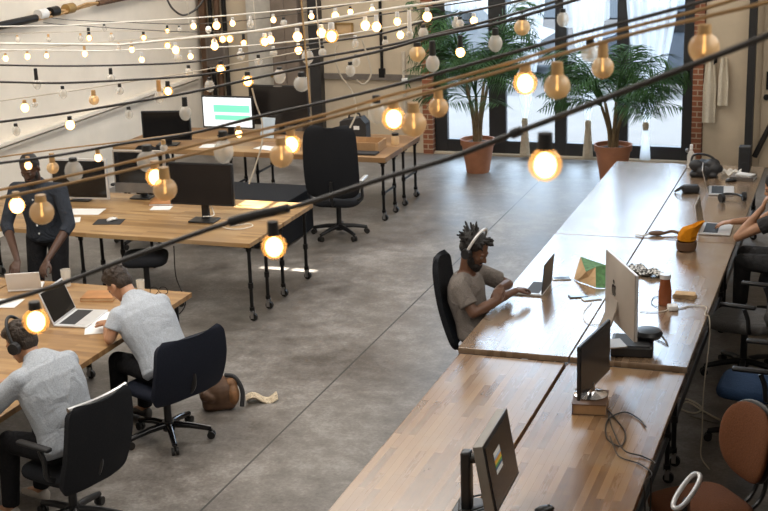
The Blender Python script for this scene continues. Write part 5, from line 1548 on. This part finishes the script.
def bulb_parts(kind, r, drop, sock, long):
    """a bulb hanging from its socket; origin at the cord"""
    key = (kind, round(r, 4), round(drop, 3), sock, long)
    t = bpy.data.objects.new('light_bulb', None); COL.objects.link(t); t.empty_display_size = .03
    cz = -max(drop, r + .02)
    e = 1.25 if long else 1.0
    nr = max(.009, r * .42)
    zt = cz + r * .95 * e
    hs = 20 if r > .02 else 16
    MB().cyl((0, 0, -.004), (0, 0, zt - .001), max(.009, nr * 1.02), max(.010, nr * 1.12), seg=14).build('socket', M['gold_socket' if (sock in ('gold', 'cream') ) else ('white_plastic' if sock == 'white' else 'rubber')], t)
    prof = [(.0005, cz - r * e)]
    n = 12
    for k in range(1, n + 1):
        a = -PI / 2 + (PI * .5 + (1.0 if not long else .75)) * k / n
        prof.append((r * math.cos(a) if a < 1.2 else nr, cz + r * e * math.sin(a)))
    last = prof[-1]
    prof.append((nr * 1.0, max(zt, last[1] + .002)))
    MB().lathe(prof, seg=20).build('globe', M[{'L': 'glass_lit', 'A': 'glass_amber', 'C': 'glass_bulb'}[kind]], t, ang=1.2)
    if kind == 'L':
        q = .66 if r > .026 else .84
        MB().ball((0, 0, cz - r * .05), (r * q, r * q, r * (q + .1)), u=16, v=10).build('glow', M['glow'], t)
    else:
        mb = MB()
        pts = []
        for k in range(9):
            pts.append((r * .35 * math.cos(k * PI * .8), r * .35 * math.sin(k * PI * .8), cz + r * (.55 if k % 2 else -.5)))
        if kind == 'A':
            mb.capsule((0, 0, cz - r * .25), (0, 0, cz + r * .2), r * .1, r * .08, 8)
        else:
            mb.tube(pts, max(.0012, r * .05), seg=5)
        mb.cyl((0, 0, zt), (0, 0, cz + r * .3), r * .09, r * .05, seg=8)
        mb.build('filament', M['ember'] if kind == 'A' else M['filament'], t)
    return t
for si, (kind, desc, rad, pts, bulbs) in enumerate(STRINGS):
    sp = run_on(pts, .5 - .08 * (si % 5), si in (12, 13, 14, 15))   # some cords hang from the ceiling at their far end
    rad = rad * (1.15 if kind == 'gold' else 1.0)
    o = MB().tube(sp, rad, seg=8).build('string_light_cord', M['cord_' + kind])
    if si == 0:
        k0 = min(range(len(sp)), key=lambda i: (sp[i] - V(pts[4])).length)
        MB().tube(sp[k0:k0 + 6], rad * 1.9, seg=10).build('taped_joint', M['rubber'], o)
        k1 = min(range(len(sp)), key=lambda i: (sp[i] - V(pts[8])).length)
        MB().tube(sp[k1:k1 + 2], rad * 1.7, seg=10).build('taped_joint', M['rubber'], o)
    tag(o, desc + ' strung across the room', 'string light cord')
    for bi, (x, y, zz, drop, r, bk) in enumerate(bulbs):
        # hang from the nearest point of the cord
        q = min(range(len(sp)), key=lambda i: (sp[i] - V((x, y, zz))).length)
        long = bk == 'C' and r > .018 and (bi % 3 != 1)
        off = rad * (1.9 if si == 0 else 1.06) + .0065
        t = bulb_parts(bk, r, drop - off, kind, long)
        best = None
        for a, b in zip(sp, sp[1:]):
            ab = b - a; u = max(0.0, min(1.0, (V((x, y, zz)) - a).dot(ab) / max(ab.length_squared, 1e-9)))
            pt = a + ab * u; dd = (pt - V((x, y, zz))).length
            if best is None or dd < best[0]: best = (dd, pt)
        pt = best[1]
        t.location = (pt.x, pt.y, pt.z - rad * (1.9 if si == 0 else 1.06) - .0065)
        word = {'L': 'glowing', 'A': 'amber', 'C': 'clear'}[bk]
        lab = SPECIAL.get((si, bi)) or '%s bulb, %s along the %s' % (word, ORD[sorted(range(len(bulbs)), key=lambda i: bulbs[i][0] ).index(bi)], desc)
        tag(t, lab, 'light bulb', 'bulbs on the ' + desc)
# hanging cream loops below the white cable
def ondist(px, py, d):
    v = RM.transposed() @ V(((px - 384) / 1404.85, (py - 255.5) / 1404.85, 1))
    return CAMP + v.normalized() * d
def hang(label, pts):
    o = MB().tube(smooth_pts(pts, 8), .0045, seg=6).build('hanging_wire', M['cord_cream']); tag(o, label, 'cord')

hang('long cream cord dangling from the thick white cable past the wall plate', [ondist(*p) for p in ((337, 44, 6.9), (335, 58, 6.9), (341, 76, 6.9), (352, 92, 6.9), (356, 112, 6.9), (350, 128, 6.9))])
hang('cream cord looping below the thick white cable near the tan wall', [ondist(*p) for p in ((362, 40, 6.7), (368, 58, 6.7), (371, 74, 6.7), (364, 84, 6.7), (356, 80, 6.7))])
hang('pale cord hanging from the bulb strings in front of the plank tables', [ondist(*p) for p in ((252, 88, 7.2), (256, 104, 7.2), (262, 122, 7.2), (262, 142, 7.2), (256, 164, 7.2), (249, 184, 7.2))])
o = MB().tube(smooth_pts([ondist(*p) for p in ((166, -3, 11.5), (172, 8, 11.5), (182, 15, 11.5), (192, 12, 11.5), (200, 5, 11.5), (206, -4, 11.5))], 8), .009, seg=6).build('hanging_wire', M['cord_black'])
tag(o, 'slack black cable loop near the riser pipes in the far corner', 'cord')

# ---------------------------------------------------------------- light and camera
w = bpy.data.worlds.new('sky'); SC.world = w; w.use_nodes = True
bg = w.node_tree.nodes['Background']
bg.inputs[0].default_value = (0.64, 0.82, 1.0, 1)
bg.inputs[1].default_value = 10.0
def area(name, loc, rot, sx, sy, power, col):
    l = bpy.data.lights.new(name, 'AREA'); l.shape = 'RECTANGLE'; l.size = sx; l.size_y = sy; l.energy = power; l.color = col
    o = bpy.data.objects.new(name, l); COL.objects.link(o); o.location = loc; o.rotation_euler = rot
    return o
# lamps added at unseen skylights and high windows; portal at the glazed doors
area('added_skylight_near', (-5.5, 6.75, ZC - 0.12), (0, 0, 0), 3.2, 6.2, 370, (1.0, 0.95, 0.88))
area('added_skylight_far', (-5.5, 14.95, ZC - 0.12), (0, 0, 0), 3.2, 5.0, 300, (1.0, 0.95, 0.88))
area('added_high_window_lamp', (-4.6, YB + 0.12, 4.9), (PI / 2 - .25, 0, 0), 8.0, 2.0, 150, (1.0, 0.93, 0.84))
area('added_clerestory_lamp', (XR - 0.12, 9.0, 5.0), (0, PI / 2 - .12, 0), 1.8, 14.0, 350, (1.0, 0.96, 0.9))
p = area('door_daylight', (-4.02, YF + 0.45, 3.0), (-PI / 2, 0, 0), 3.5, 5.8, 100, (1, 1, 1)); p.data.cycles.is_portal = True
sun = bpy.data.lights.new('sun', 'SUN'); sun.energy = 24; sun.angle = 0.009; sun.color = (1, .93, .82)
so = bpy.data.objects.new('sun', sun); COL.objects.link(so)
so.rotation_euler = V((-.05, -.15, 1)).to_track_quat('Z', 'Y').to_euler()
so.location = (-9, 9, 12)
cam = bpy.data.cameras.new('camera'); co_ = bpy.data.objects.new('camera', cam); COL.objects.link(co_)
cam.sensor_fit = 'HORIZONTAL'; cam.sensor_width = 36.0; cam.lens = 1404.85 / 768 * 36
cam.clip_end = 200
R3 = Matrix((RM[0], -V(RM[1]), -V(RM[2]))).transposed()
co_.matrix_world = Matrix.Translation(CAMP) @ R3.to_4x4()
cam.dof.use_dof = True; cam.dof.focus_distance = 9.8; cam.dof.aperture_fstop = 8.0
SC.camera = co_
vs = SC.view_settings
vs.view_transform = 'Standard'; vs.look = 'None'; vs.gamma = 1.0; vs.use_curve_mapping = False; vs.exposure = 0.0
SC.cycles.use_denoising = True
SC.cycles.max_bounces = 8; SC.cycles.transparent_max_bounces = 16
SC.cycles.sample_clamp_indirect = 6.0
